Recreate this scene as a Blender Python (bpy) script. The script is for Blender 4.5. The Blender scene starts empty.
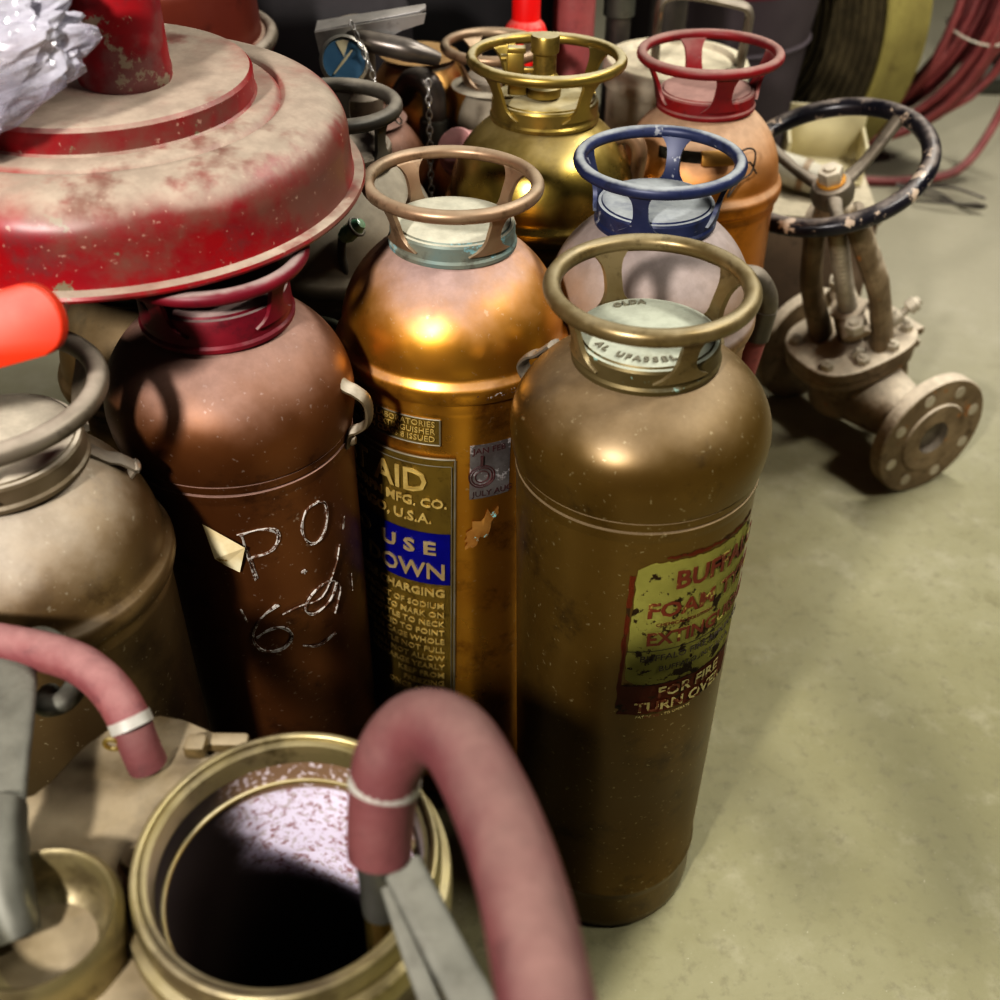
import bpy, bmesh, math, random
from mathutils import Vector, Matrix, noise
random.seed(7)
PI = math.pi
SC = bpy.context.scene
COL = SC.collection
RAD = math.radians
cos, sin = math.cos, math.sin

# ------------------------------------------------------------------ materials
def node(nt, typ, **kw):
    n = nt.nodes.new(typ)
    for k, v in kw.items():
        if k in ('operation', 'blend_type', 'data_type', 'noise_dimensions', 'feature', 'interpolation_type', 'clamp'):
            setattr(n, k, v)
        else:
            n.inputs[k].default_value = v
    return n

def mixc(nt, fac, a, b):
    m = nt.nodes.new('ShaderNodeMix'); m.data_type = 'RGBA'
    for sock, v in ((m.inputs[0], fac), (m.inputs[6], a), (m.inputs[7], b)):
        if hasattr(v, 'links'): nt.links.new(v, sock)
        else: sock.default_value = (*v, 1) if isinstance(v, tuple) else v
    return m.outputs[2]

def mathn(nt, op, a, b=0.0, c=0.0, clamp=False):
    m = nt.nodes.new('ShaderNodeMath'); m.operation = op; m.use_clamp = clamp
    for i, v in enumerate((a, b, c)):
        if hasattr(v, 'links'): nt.links.new(v, m.inputs[i])
        else: m.inputs[i].default_value = v
    return m.outputs[0]

def ramp(nt, v, lo, hi):
    m = nt.nodes.new('ShaderNodeMapRange'); m.interpolation_type = 'SMOOTHSTEP'
    nt.links.new(v, m.inputs[0]); m.inputs[1].default_value = lo; m.inputs[2].default_value = hi
    m.inputs[3].default_value = 0; m.inputs[4].default_value = 1
    return m.outputs[0]

def noisef(nt, vec, scale, detail=4, rough=0.55):
    n = nt.nodes.new('ShaderNodeTexNoise'); n.inputs['Scale'].default_value = scale
    n.inputs['Detail'].default_value = detail; n.inputs['Roughness'].default_value = rough
    nt.links.new(vec, n.inputs['Vector'])
    return n.outputs[0]

def mat(name, base, base2=None, metal=0.0, rough=0.5, dust=None, amt=0.0, lo=0.3, hi=0.9, ns=9.0,
        chip=None, chipt=0.66, chips=40.0, speck=None, bump=0.0, dnoise=0.5, var_lo=0.35, var_hi=0.65, coat=0.0, dark=None, zgrad=None, dpatch=None, soot=None):
    m = bpy.data.materials.new(name); m.use_nodes = True; nt = m.node_tree
    P = nt.nodes['Principled BSDF']
    tc = nt.nodes.new('ShaderNodeTexCoord'); vec = tc.outputs['Object']
    n1 = noisef(nt, vec, ns, 5)
    col = mixc(nt, ramp(nt, n1, var_lo, var_hi), base, base2 or base)
    r = rough; mt = metal
    rfac = mathn(nt, 'MULTIPLY_ADD', n1, 0.25, rough - 0.12)
    mfac = None
    if zgrad:                                    # painted shade, darker lower down: (z0, z1, colour)
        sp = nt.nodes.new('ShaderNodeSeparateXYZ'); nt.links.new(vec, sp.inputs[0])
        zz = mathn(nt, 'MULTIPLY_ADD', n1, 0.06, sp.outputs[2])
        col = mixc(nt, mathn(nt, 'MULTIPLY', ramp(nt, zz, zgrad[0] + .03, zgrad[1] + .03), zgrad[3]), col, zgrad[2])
    if dark:
        nd = noisef(nt, vec, ns * 2.7, 6, 0.7)
        col = mixc(nt, mathn(nt, 'MULTIPLY', ramp(nt, nd, 0.52, 0.72), 0.8), col, dark)
    mval = metal
    if soot:                                     # broad smoky film: (colour, lo, hi, amount, scale)
        ns_ = noisef(nt, vec, soot[4], 6, .62)
        col = mixc(nt, mathn(nt, 'MULTIPLY', ramp(nt, ns_, soot[1], soot[2]), soot[3]), col, soot[0])
    if chip:
        nc = noisef(nt, vec, chips, 6, 0.7)
        cf = ramp(nt, nc, chipt, chipt + 0.03)
        col = mixc(nt, cf, col, chip)
        mfac = mathn(nt, 'MULTIPLY_ADD', cf, -metal * .7, metal)
    if speck:
        n3 = noisef(nt, vec, 230.0, 2, 0.5)
        col = mixc(nt, mathn(nt, 'MULTIPLY', ramp(nt, n3, 0.66, 0.74), 0.6), col, speck)
    if dust:
        g = nt.nodes.new('ShaderNodeNewGeometry'); s = nt.nodes.new('ShaderNodeSeparateXYZ')
        nt.links.new(g.outputs['Normal'], s.inputs[0])
        n2 = noisef(nt, vec, ns * 1.6, 6, 0.6)
        v = mathn(nt, 'MULTIPLY_ADD', mathn(nt, 'SUBTRACT', n2, 0.5), dnoise * 2, s.outputs[2])
        df = mathn(nt, 'MULTIPLY', ramp(nt, v, lo, hi), amt, clamp=True)
        if dpatch:                               # places where the dust was wiped away: (lo, hi, amount, scale)
            np_ = noisef(nt, vec, dpatch[3], 6, .6)
            df = mathn(nt, 'MULTIPLY', df, mathn(nt, 'MULTIPLY_ADD', ramp(nt, np_, dpatch[0], dpatch[1]), -dpatch[2], 1.0))
        n4 = noisef(nt, vec, 55.0, 4, 0.7)
        dcol = mixc(nt, ramp(nt, n4, .3, .7), dust, tuple(c * .78 for c in dust))
        col = mixc(nt, df, col, dcol)
        base_m = mfac if mfac is not None else metal
        mfac = mathn(nt, 'MULTIPLY', mathn(nt, 'SUBTRACT', 1.0, df), base_m)
        rfac = mathn(nt, 'MULTIPLY_ADD', df, 0.45, rfac, clamp=True)
    nt.links.new(col, P.inputs['Base Color'])
    nt.links.new(rfac, P.inputs['Roughness'])
    if mfac is not None: nt.links.new(mfac, P.inputs['Metallic'])
    else: P.inputs['Metallic'].default_value = metal
    P.inputs['Coat Weight'].default_value = coat
    if bump:
        b = nt.nodes.new('ShaderNodeBump'); b.inputs['Strength'].default_value = bump; b.inputs['Distance'].default_value = 0.002
        nt.links.new(noisef(nt, vec, 120.0, 4, .6), b.inputs['Height']); nt.links.new(b.outputs[0], P.inputs['Normal'])
    return m

DUST = (0.62, 0.53, 0.42)
M = {}
M['olive_bronze'] = mat('olive_bronze', (0.105, 0.062, 0.014), (0.145, 0.090, 0.021), .5, .32, (.33, .255, .165), .85, .30, 1.25, 5, dark=(0.04, .023, .008), speck=(.33, .28, .17), chips=70, chip=(.08, .04, .012), chipt=.74)
M['olive_cap'] = mat('olive_cap', (0.10, 0.075, 0.028), (0.14, 0.11, .05), .5, .5, (0.40, 0.42, 0.34), .97, .60, .92, 14, chip=(.22, .36, .32), chipt=.62, chips=50)
M['olive_ring'] = mat('olive_ring', (0.17, 0.125, 0.055), (0.24, 0.19, .10), .55, .36, (.36, .32, .22), .5, .5, 1.2, 30, chip=(.28, .36, .30), chipt=.68, chips=70, dark=(.07, .05, .02))
M['copper'] = mat('copper', (0.70, 0.37, 0.06), (0.54, 0.25, 0.035), .86, .30, (0.44, 0.32, 0.30), .95, .36, 1.0, 6, dark=(.20, .07, .012), dnoise=.5, speck=(.7, .5, .3))
M['copper_cap'] = mat('copper_cap', (0.22, 0.22, 0.17), (0.15, 0.22, 0.21), .3, .55, (0.52, .50, .40), .95, .55, .92, 16, chip=(.20, .36, .38), chipt=.58, chips=26, dark=(.09, .08, .06))
M['copper_ring'] = mat('copper_ring', (0.28, 0.18, 0.11), (0.33, .25, .17), .55, .40, (0.42, .35, .26), .6, .3, 1.2, 16, dark=(.10, .06, .03))
M['brass'] = mat('brass', (0.40, 0.30, 0.075), (0.26, 0.19, 0.05), .92, .25, (.42, .35, .20), .7, .40, 1.25, 7, dark=(.11, .075, .02), dnoise=.7)
M['brass_cap'] = mat('brass_cap', (0.36, 0.27, 0.08), (0.27, 0.20, 0.06), .8, .38, (.46, .41, .27), .92, .62, 1.0, 14, dark=(.12, .08, .025))
M['blue_cap'] = mat('blue_cap', (0.018, 0.026, 0.075), (0.04, .050, .11), .1, .45, (.36, .38, .38), .93, .58, 1.05, 18, chip=(.26, .27, .30), chipt=.62, chips=60, dark=(.012, .015, .03))
M['grey_dust_body'] = mat('grey_dust_body', (0.28, .17, .08), (.34, .21, .11), .6, .38, (.35, .30, .285), .93, -.1, .8, 6, dark=(.10, .055, .03), dnoise=.5)
M['red_cap'] = mat('red_cap', (0.24, .008, .012), (.16, .01, .016), .05, .5, (.34, .22, .19), .93, .15, .95, 18, chip=(.33, .24, .22), chipt=.64, chips=50, dark=(.10, .012, .015))
M['maroon_cap'] = mat('maroon_cap', (0.13, .004, .016), (.19, .008, .02), .0, .5, (.32, .25, .23), .93, .55, .97, 18, chip=(.26, .20, .20), chipt=.68, chips=50, dark=(.06, .006, .012))
M['copper_red'] = mat('copper_red', (0.62, 0.27, 0.045), (0.52, 0.20, 0.035), .85, .33, (0.50, 0.35, 0.24), .95, .02, .78, 6, dark=(.24, .09, .02), dnoise=.35)
M['brown_copper'] = mat('brown_copper', (0.15, 0.060, 0.020), (0.20, 0.085, 0.030), .65, .36, (0.34, 0.225, 0.19), .85, .20, 1.0, 6, dark=(.05, .018, .01), speck=(.4, .32, .28), dnoise=.45)
M['olive_dust_body'] = mat('olive_dust_body', (0.17, 0.105, 0.045), (0.23, 0.16, 0.08), .65, .36, (.38, .335, .275), .92, .12, 1.0, 6, dark=(.06, .035, .018), speck=(.45, .4, .3), dnoise=.75, soot=((.07, .045, .03), .52, .68, .8, 7), zgrad=(.46, .30, (.05, .033, .015), .75))  # height gradient paints shade onto the lower body
M['dust_metal'] = mat('dust_metal', (0.22, .19, .15), (.16, .135, .10), .5, .42, (.36, .315, .26), .85, .35, 1.15, 14, dark=(.07, .055, .04), chip=(.26, .15, .08), chipt=.63, chips=30)
M['brown_cap'] = mat('brown_cap', (0.13, .10, .06), (.2, .16, .11), .4, .45, (.52, .47, .38), .95, .5, .95, 14)
M['pale_body'] = mat('pale_body', (0.30, .26, .20), (.24, .21, .16), .25, .40, (.38, .34, .27), .9, -.1, .7, 7, dark=(.2, .17, .12))
M['dark_ring'] = mat('dark_ring', (0.07, .065, .055), (.12, .11, .09), .3, .45, (.32, .29, .24), .7, .4, 1.1, 16)
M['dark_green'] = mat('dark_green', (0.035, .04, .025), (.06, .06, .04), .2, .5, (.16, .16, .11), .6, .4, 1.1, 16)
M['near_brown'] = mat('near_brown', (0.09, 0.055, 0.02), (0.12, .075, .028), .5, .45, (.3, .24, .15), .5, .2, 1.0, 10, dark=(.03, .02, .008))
M['red_disc'] = mat('red_disc', (0.27, .003, .007), (.18, .006, .014), .0, .34, (.385, .32, .255), .97, .42, 1.0, 7, chip=(.17, .14, .09), chipt=.64, chips=22, dnoise=.62, dark=(.12, .035, .035), speck=(.4, .28, .22), soot=((.15, .070, .052), .49, .62, .85, 7.5), dpatch=(.57, .66, .75, 9))
M['red_pipe'] = mat('red_pipe', (0.28, .008, .014), (.18, .018, .025), .0, .4, (.38, .27, .22), .6, .1, .8, 14, chip=(.27, .21, .15), chipt=.58, chips=45, dark=(.10, .03, .03), soot=((.20, .10, .09), .48, .62, .8, 16))
M['orange_paint'] = mat('orange_paint', (0.52, .042, .010), (.44, .032, .009), .0, .5, (.42, .18, .12), .3, .6, 1.3, 22, chip=(.42, .16, .11), chipt=.66, chips=35)
M['tank_brass'] = mat('tank_brass', (0.22, .165, .08), (.18, .14, .075), .65, .36, (.34, .29, .21), .7, .35, 1.2, 12, dark=(.06, .045, .02), dnoise=.8, soot=((.06, .045, .025), .50, .64, .7, 11))
M['tank_rim'] = mat('tank_rim', (0.32, .27, .13), (.25, .21, .12), .7, .32, (.38, .34, .24), .5, .4, 1.3, 14, dark=(.08, .06, .025), dnoise=.8, soot=((.10, .075, .04), .50, .64, .7, 14))
M['rust_white'] = mat('rust_white', (0.72, .68, .76), (.66, .60, .66), .0, .6, ns=10, chip=(.32, .12, .08), chipt=.60, chips=55)
M['steel'] = mat('steel', (0.46, .45, .44), (.36, .35, .34), .7, .32, (.46, .42, .37), .6, .4, 1.1, 20, dark=(.16, .14, .13))
M['dull_steel'] = mat('dull_steel', (0.13, .13, .11), (.09, .09, .075), .6, .40, (.22, .215, .18), .7, .35, 1.2, 20, dark=(.045, .04, .03))
M['dark_steel'] = mat('dark_steel', (0.10, .09, .085), (.16, .14, .12), .7, .35, (.34, .30, .25), .5, .4, 1.2, 20)
M['pink_hose'] = mat('pink_hose', (0.20, .068, .068), (.155, .045, .05), .0, .68, (.32, .19, .18), .7, .25, 1.1, 40, bump=.5, dark=(.10, .03, .035))
M['pink_hose_dark'] = mat('pink_hose_dark', (0.150, .055, .055), (.115, .036, .040), .0, .65, (.22, .145, .125), .7, .2, 1.1, 18, bump=.35, dark=(.08, .03, .03))
M['white_band'] = mat('white_band', (0.40, .39, .35), (.28, .26, .23), .1, .5, ns=30)
M['wheel_black'] = mat('wheel_black', (0.012, .012, .018), (.025, .022, .028), .1, .28, (.42, .36, .31), .55, .55, 1.15, 26, chip=(.50, .40, .31), chipt=.585, chips=38, dnoise=.7)
M['valve_iron'] = mat('valve_iron', (0.28, .21, .13), (.18, .13, .075), .3, .6, (.62, .54, .43), .97, .12, .75, 22, chip=(.30, .14, .045), chipt=.62, chips=34, dark=(.08, .05, .025), bump=.5, dnoise=.6)
M['valve_bolt'] = mat('valve_bolt', (0.50, .45, .36), (.4, .35, .27), .4, .5, (.6, .54, .44), .8, .2, .9, 40)
M['rust_orange'] = mat('rust_orange', (0.55, .30, .06), (.45, .22, .05), .3, .6, ns=50)
M['cream'] = mat('cream', (0.62, .56, .36), (.55, .49, .31), .0, .6, (.66, .60, .44), .6, .2, 1, 20)
M['white_part'] = mat('white_part', (0.66, .63, .54), (.55, .52, .43), .0, .5, (.62, .57, .45), .6, .2, 1, 20)
M['cardboard'] = mat('cardboard', (0.27, .20, .14), (.21, .155, .11), .0, .85, (.55, .49, .37), .95, .35, .9, 12, dark=(.12, .09, .07))
M['ink'] = mat('ink', (0.06, .045, .04), rough=.8)
M['bakelite'] = mat('bakelite', (0.012, .010, .012), (.022, .019, .021), .0, .6, (.05, .042, .046), .5, .1, 1, 6)
M['drum_paint'] = mat('drum_paint', (0.060, .045, .054), (.085, .068, .075), .0, .6, (.11, .09, .10), .5, .1, 1, 5, bump=.3)
M['dark_red'] = mat('dark_red', (.12, .015, .03), rough=.5)
M['brown_tin'] = mat('brown_tin', (0.20, .05, .028), (.15, .035, .022), .3, .3, (.45, .38, .30), .7, .75, 1.1, 9, dark=(.07, .02, .015))
M['olive_hose'] = mat('olive_hose', (0.075, .06, .03), (.13, .105, .055), .0, .85, ns=18, dark=(.03, .024, .014))
M['yellow_hose'] = mat('yellow_hose', (0.30, .26, .085), (.22, .185, .06), .0, .85, ns=9, dark=(.14, .11, .035), bump=.4)
M['bright_red'] = mat('bright_red', (0.80, .012, .010), (.70, .012, .012), .0, .4, (.8, .30, .26), .7, .35, .9, 20)
M['pink_pipe'] = mat('pink_pipe', (0.33, .085, .085), (.26, .06, .065), .0, .5, (.38, .23, .21), .5, -.4, .9, 20, dark=(.16, .045, .045))
M['lid_cream'] = mat('lid_cream', (0.55, .50, .40), (.45, .41, .33), .1, .55, (.62, .56, .42), .9, .3, .9, 12, dark=(.3, .27, .22))
M['gauge_face'] = mat('gauge_face', (0.07, .16, .26), (.10, .21, .30), .0, .3, ns=20)
M['gauge_cream'] = mat('gauge_cream', (0.62, .56, .38), rough=.5)
M['gauge_rim'] = mat('gauge_rim', (0.45, .42, .36), (.36, .34, .30), .6, .4, ns=30)
M['pink_cap'] = mat('pink_cap', (0.48, .22, .22), (.4, .18, .18), .2, .45, (.55, .36, .34), .6, .3, 1, 30)
M['gold_fill'] = mat('gold_fill', (0.60, .35, .10), (.5, .28, .08), .85, .3, (.6, .45, .28), .6, .3, 1, 9)
M['green_glass'] = mat('green_glass', (0.10, .30, .18), (.35, .5, .35), .0, .15, ns=60)
M['plate_brass'] = mat('plate_brass', (0.40, .28, .06), (.30, .21, .05), .45, .42, ns=25, dark=(.13, .085, .02))
M['letter_brass'] = mat('letter_brass', (0.80, 0.62, 0.24), (0.62, 0.46, 0.16), .5, .35, ns=60)
M['lead_edge'] = mat('lead_edge', (.36, .34, .28), (.28, .25, .18), .6, .4, ns=40)
M['blue_enamel'] = mat('blue_enamel', (0.012, .012, .36), (.010, .008, .28), .0, .3, ns=25, chip=(.45, .36, .18), chipt=.67, chips=45)
M['letter_blue_plate'] = mat('letter_blue_plate', (0.60, .48, .28), (.5, .38, .2), .5, .35, ns=60)
M['foil'] = mat('foil', (0.40, .38, .37), (.24, .21, .20), .4, .4, ns=45, chip=(.62, .60, .60), chipt=.56, chips=90)
M['foil_ink'] = mat('foil_ink', (0.06, .03, .03), (.10, .03, .03), .1, .5, ns=80)
M['residue'] = mat('residue', (0.55, .30, .09), (.42, .2, .05), .5, .4, ns=60, chip=(.35, .75, .75), chipt=.60, chips=60)
M['decal_yellow'] = mat('decal_yellow', (0.46, .44, .12), (0.38, .36, .09), .0, .6, ns=20, chip=(.05, .025, .008), chipt=.56, chips=60)
M['decal_red'] = mat('decal_red', (0.20, .04, .010), (.15, .03, .01), .0, .55, ns=30, chip=(.07, .035, .01), chipt=.56, chips=60)
M['decal_letter_red'] = mat('decal_letter_red', (0.145, 0.026, 0.008), (0.11, .02, .007), .0, .6, ns=30, chip=(.34, .31, .08), chipt=.57, chips=80)
M['decal_letter_pale'] = mat('decal_letter_pale', (0.48, .43, .20), (.36, .30, .12), .0, .55, ns=30, chip=(.14, .035, .010), chipt=.52, chips=75)
M['chalk'] = mat('chalk', (0.34, .32, .30), (.50, .48, .45), .0, .9, ns=120, chip=(.10, .05, .03), chipt=.50, chips=220)
M['paper'] = mat('paper', (0.74, .68, .48), (.60, .50, .30), .0, .6, ns=40, chip=(.35, .22, .06), chipt=.60, chips=60)
M['emboss_grey'] = mat('emboss_grey', (0.15, .14, .10), rough=.6)
M['wire'] = mat('wire', (0.08, .07, .06), metal=.5, rough=.5)

def lining_mat():
    m = bpy.data.materials.new('lit_patch_lining'); m.use_nodes = True; nt = m.node_tree; P = nt.nodes['Principled BSDF']
    tc = nt.nodes.new('ShaderNodeTexCoord'); vec = tc.outputs['Object']
    sp = nt.nodes.new('ShaderNodeSeparateXYZ'); nt.links.new(vec, sp.inputs[0])
    n = noisef(nt, vec, 30, 5, .6)
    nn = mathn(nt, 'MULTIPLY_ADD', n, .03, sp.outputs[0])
    col = mixc(nt, ramp(nt, noisef(nt, vec, 12, 3), .4, .6), (.70, .65, .76), (.58, .52, .62))
    col = mixc(nt, mathn(nt, 'MULTIPLY', ramp(nt, noisef(nt, vec, 190, 6, .7), .52, .60), .8), col, (.22, .07, .05))
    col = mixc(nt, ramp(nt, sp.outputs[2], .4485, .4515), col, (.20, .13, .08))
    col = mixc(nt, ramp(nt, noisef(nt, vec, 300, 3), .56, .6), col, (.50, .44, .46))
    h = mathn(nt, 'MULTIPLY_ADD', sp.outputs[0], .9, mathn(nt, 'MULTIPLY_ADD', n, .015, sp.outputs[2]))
    lit_mask = mathn(nt, 'MULTIPLY', ramp(nt, nn, -.034, -.012), ramp(nt, h, .355, .385))  # painted lit patch; the wall outside it is coloured dark as shade
    col = mixc(nt, lit_mask, (.020, .012, .007), col)
    nt.links.new(col, P.inputs['Base Color']); P.inputs['Roughness'].default_value = .6
    return m

def plastic_mat():
    m = bpy.data.materials.new('crumpled_plastic'); m.use_nodes = True; nt = m.node_tree
    P = nt.nodes['Principled BSDF']; out = nt.nodes['Material Output']
    P.inputs['Base Color'].default_value = (.44, .43, .48, 1); P.inputs['Roughness'].default_value = .16
    P.inputs['Coat Weight'].default_value = .6; P.inputs['Coat Roughness'].default_value = .05
    T = nt.nodes.new('ShaderNodeBsdfTransparent'); T.inputs[0].default_value = (.95, .93, .97, 1)
    X = nt.nodes.new('ShaderNodeMixShader')
    tc = nt.nodes.new('ShaderNodeTexCoord')
    f = ramp(nt, noisef(nt, tc.outputs['Object'], 22, 5, .6), .35, .65)
    nt.links.new(mathn(nt, 'MULTIPLY_ADD', f, .6, .28), X.inputs[0])
    nt.links.new(T.outputs[0], X.inputs[1]); nt.links.new(P.outputs[0], X.inputs[2]); nt.links.new(X.outputs[0], out.inputs[0])
    b = nt.nodes.new('ShaderNodeBump'); b.inputs['Strength'].default_value = .7; b.inputs['Distance'].default_value = .006
    v = nt.nodes.new('ShaderNodeTexVoronoi'); v.inputs['Scale'].default_value = 55; nt.links.new(tc.outputs['Object'], v.inputs['Vector'])
    nt.links.new(v.outputs[0], b.inputs['Height']); nt.links.new(b.outputs[0], P.inputs['Normal'])
    return m
M['plastic'] = plastic_mat()
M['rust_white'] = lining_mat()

def floor_mat():
    m = bpy.data.materials.new('stained_concrete'); m.use_nodes = True; nt = m.node_tree
    P = nt.nodes['Principled BSDF']; tc = nt.nodes.new('ShaderNodeTexCoord'); vec = tc.outputs['Object']
    a = noisef(nt, vec, 2.3, 6, .6); b = noisef(nt, vec, 12, 9, .72); c = noisef(nt, vec, 60, 6, .7); d = noisef(nt, vec, 260, 3, .6)
    col = mixc(nt, ramp(nt, a, .35, .65), (.215, .203, .108), (.275, .262, .158))
    col = mixc(nt, mathn(nt, 'MULTIPLY', ramp(nt, b, .50, .74), .5), col, (.37, .35, .25))
    col = mixc(nt, mathn(nt, 'MULTIPLY', ramp(nt, b, .46, .26), .6), col, (.18, .165, .085))
    col = mixc(nt, mathn(nt, 'MULTIPLY', ramp(nt, c, .50, .70), .5), col, (.16, .145, .085))
    col = mixc(nt, mathn(nt, 'MULTIPLY', ramp(nt, d, .68, .76), .5), col, (.62, .60, .50))
    # far floor is greyer, and painted paler to carry light falloff
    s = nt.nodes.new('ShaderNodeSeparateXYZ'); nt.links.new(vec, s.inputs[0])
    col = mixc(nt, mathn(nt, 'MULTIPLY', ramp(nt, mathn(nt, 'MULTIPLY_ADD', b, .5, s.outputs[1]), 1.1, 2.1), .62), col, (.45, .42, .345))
    # fine cracks
    nz = nt.nodes.new('ShaderNodeTexNoise'); nz.inputs['Scale'].default_value = 3; nt.links.new(vec, nz.inputs['Vector'])
    mv = nt.nodes.new('ShaderNodeMix'); mv.data_type = 'VECTOR'; mv.inputs[0].default_value = .25
    nt.links.new(vec, mv.inputs[4]); nt.links.new(nz.outputs[1], mv.inputs[5])
    vo = nt.nodes.new('ShaderNodeTexVoronoi'); vo.feature = 'DISTANCE_TO_EDGE'; vo.inputs['Scale'].default_value = 2.2
    nt.links.new(mv.outputs[1], vo.inputs['Vector'])
    col = mixc(nt, mathn(nt, 'MULTIPLY', ramp(nt, vo.outputs[0], .006, .0), mathn(nt, 'MULTIPLY', ramp(nt, a, .5, .6), .45)), col, (.14, .13, .07))
    nt.links.new(col, P.inputs['Base Color']); P.inputs['Roughness'].default_value = .62
    bp = nt.nodes.new('ShaderNodeBump'); bp.inputs['Strength'].default_value = .25; bp.inputs['Distance'].default_value = .003
    nt.links.new(c, bp.inputs['Height']); nt.links.new(bp.outputs[0], P.inputs['Normal'])
    return m
M['floor'] = floor_mat()
M['wall'] = mat('dark_wall', (.02, .018, .02), (.035, .03, .03), 0, .8, ns=3)

# ------------------------------------------------------------------ mesh helpers
class MB:
    def __init__(s): s.bm = bmesh.new()
    def lathe(s, prof, n=96, T=None, a0=0.0, a1=2 * PI, closed=False):
        full = abs(a1 - a0 - 2 * PI) < 1e-6
        cnt = n if full else n + 1
        rows = []
        for (r, z) in prof:
            if r < 1e-6: rows.append([s.bm.verts.new(tf(T, (0, 0, z)))])
            else: rows.append([s.bm.verts.new(tf(T, (r * sin(a0 + (a1 - a0) * i / n), -r * cos(a0 + (a1 - a0) * i / n), z))) for i in range(cnt)])
        pairs = list(zip(rows[:-1], rows[1:]))
        if closed: pairs.append((rows[-1], rows[0]))
        for A, B in pairs:
            for i in range(n):
                j = (i + 1) % cnt if full else i + 1
                if len(A) == 1 and len(B) == 1: continue
                if len(A) == 1: f = (A[0], B[j], B[i])
                elif len(B) == 1: f = (A[i], A[j], B[0])
                else: f = (A[i], A[j], B[j], B[i])
                try: s.bm.faces.new(f)
                except ValueError: pass
        return s
    def torus(s, R, r, z=0.0, n=96, k=16, T=None, flat=1.0):
        prof = [(R + r * cos(2 * PI * i / k), z + r * flat * sin(2 * PI * i / k)) for i in range(k)]
        return s.lathe(prof, n, T, closed=True)
    def tube(s, pts, r, k=16, sub=6, closed=False, caps=True, flat=None, smooth=True):
        P = [Vector(p) for p in pts]
        rr = list(r) if isinstance(r, (list, tuple)) else [r] * len(P)
        if smooth and len(P) > 2:
            Q, W = [], []; n = len(P)
            rng = n if closed else n - 1
            for i in range(rng):
                g = (lambda j: P[j % n]) if closed else (lambda j: P[max(0, min(n - 1, j))])
                p0, p1, p2, p3 = g(i - 1), g(i), g(i + 1), g(i + 2)
                for t in [q / sub for q in range(sub)]:
                    Q.append(0.5 * ((2 * p1) + (-p0 + p2) * t + (2 * p0 - 5 * p1 + 4 * p2 - p3) * t * t + (-p0 + 3 * p1 - 3 * p2 + p3) * t ** 3))
                    W.append(rr[i] * (1 - t) + rr[(i + 1) % n] * t)
            if not closed: Q.append(P[-1]); W.append(rr[-1])
            P, rr = Q, W
        n = len(P); rings = []; up = None
        for i in range(n):
            t = (P[(i + 1) % n] - P[i - 1]) if closed else (P[min(n - 1, i + 1)] - P[max(0, i - 1)])
            t.normalize()
            if up is None:
                up = Vector((0, 0, 1)) if abs(t.z) < .9 else Vector((1, 0, 0))
                if flat is not None and len(flat) == 3: up = Vector(flat[2])
            up = (up - t * up.dot(t)); up.normalize(); sd = t.cross(up)
            fa, fb = (flat[0], flat[1]) if flat is not None else (1, 1)
            rings.append([s.bm.verts.new(P[i] + up * (cos(2 * PI * j / k) * rr[i] * fa) + sd * (sin(2 * PI * j / k) * rr[i] * fb)) for j in range(k)])
        for i in range(n if closed else n - 1):
            A, B = rings[i], rings[(i + 1) % n]
            for j in range(k):
                s.bm.faces.new((A[j], A[(j + 1) % k], B[(j + 1) % k], B[j]))
        if caps and not closed:
            s.bm.faces.new(rings[0][::-1]); s.bm.faces.new(rings[-1])
        return s
    def box(s, cx, cy, cz, sx, sy, sz, T=None, bev=0.0, seg=2):
        r = bmesh.ops.create_cube(s.bm, size=1.0); vs = r['verts']
        for v in vs: v.co = Vector((cx + v.co.x * sx, cy + v.co.y * sy, cz + v.co.z * sz))
        if bev:
            es = list({e for v in vs for e in v.link_edges})
            q = bmesh.ops.bevel(s.bm, geom=es, offset=bev, segments=seg, profile=.5, affect='EDGES')
            vs = list({v for f in q['faces'] for v in f.verts} | {v for v in vs if v.is_valid})
        if T is not None:
            for v in vs: v.co = T @ v.co
        return s
    def prism(s, pts, z0, z1, T=None, bev=0.0):
        lo = [s.bm.verts.new((x, y, z0)) for x, y in pts]; hi = [s.bm.verts.new((x, y, z1)) for x, y in pts]
        fs = [s.bm.faces.new(lo[::-1]), s.bm.faces.new(hi)]
        n = len(pts)
        for i in range(n): s.bm.faces.new((lo[i], lo[(i + 1) % n], hi[(i + 1) % n], hi[i]))
        vs = lo + hi
        if bev:
            es = list(fs[1].edges) + list(fs[0].edges)
            q = bmesh.ops.bevel(s.bm, geom=es, offset=bev, segments=2, profile=.5, affect='EDGES')
            vs = list({v for f in q['faces'] for v in f.verts} | {v for v in vs if v.is_valid})
        if T is not None:
            for v in vs: v.co = T @ v.co
        return s
    def cyl_patch(s, R, a0, a1, z0, z1, off=0.0006, thick=0.0008, rnd=0.0, na=24, nz=10, jag=0.0, shear=0.0):
        """curved label on a cylinder of radius R, angles in degrees, ragged when jag > 0"""
        rows = []; RF = R if callable(R) else (lambda z_, R0=R: R0)
        for j in range(nz + 1):
            t = j / nz; z = z0 + (z1 - z0) * t; R = RF(z); d = min(z - z0, z1 - z)
            ins = rnd - math.sqrt(max(0, rnd * rnd - (rnd - d) ** 2)) if d < rnd else 0
            row = []
            for i in range(na + 1):
                u = i / na
                A0 = RAD(a0) + ins / R + RAD(shear) * t; A1 = RAD(a1) - ins / R + RAD(shear) * t
                a = A0 + (A1 - A0) * u
                zz = z
                if jag and (j in (0, nz)): zz += random.uniform(-jag, jag)
                if jag and i in (0, na): a += random.uniform(-jag, jag) / R
                row.append(s.bm.verts.new(((R + off) * sin(a), -(R + off) * cos(a), zz)))
            rows.append(row)
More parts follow.
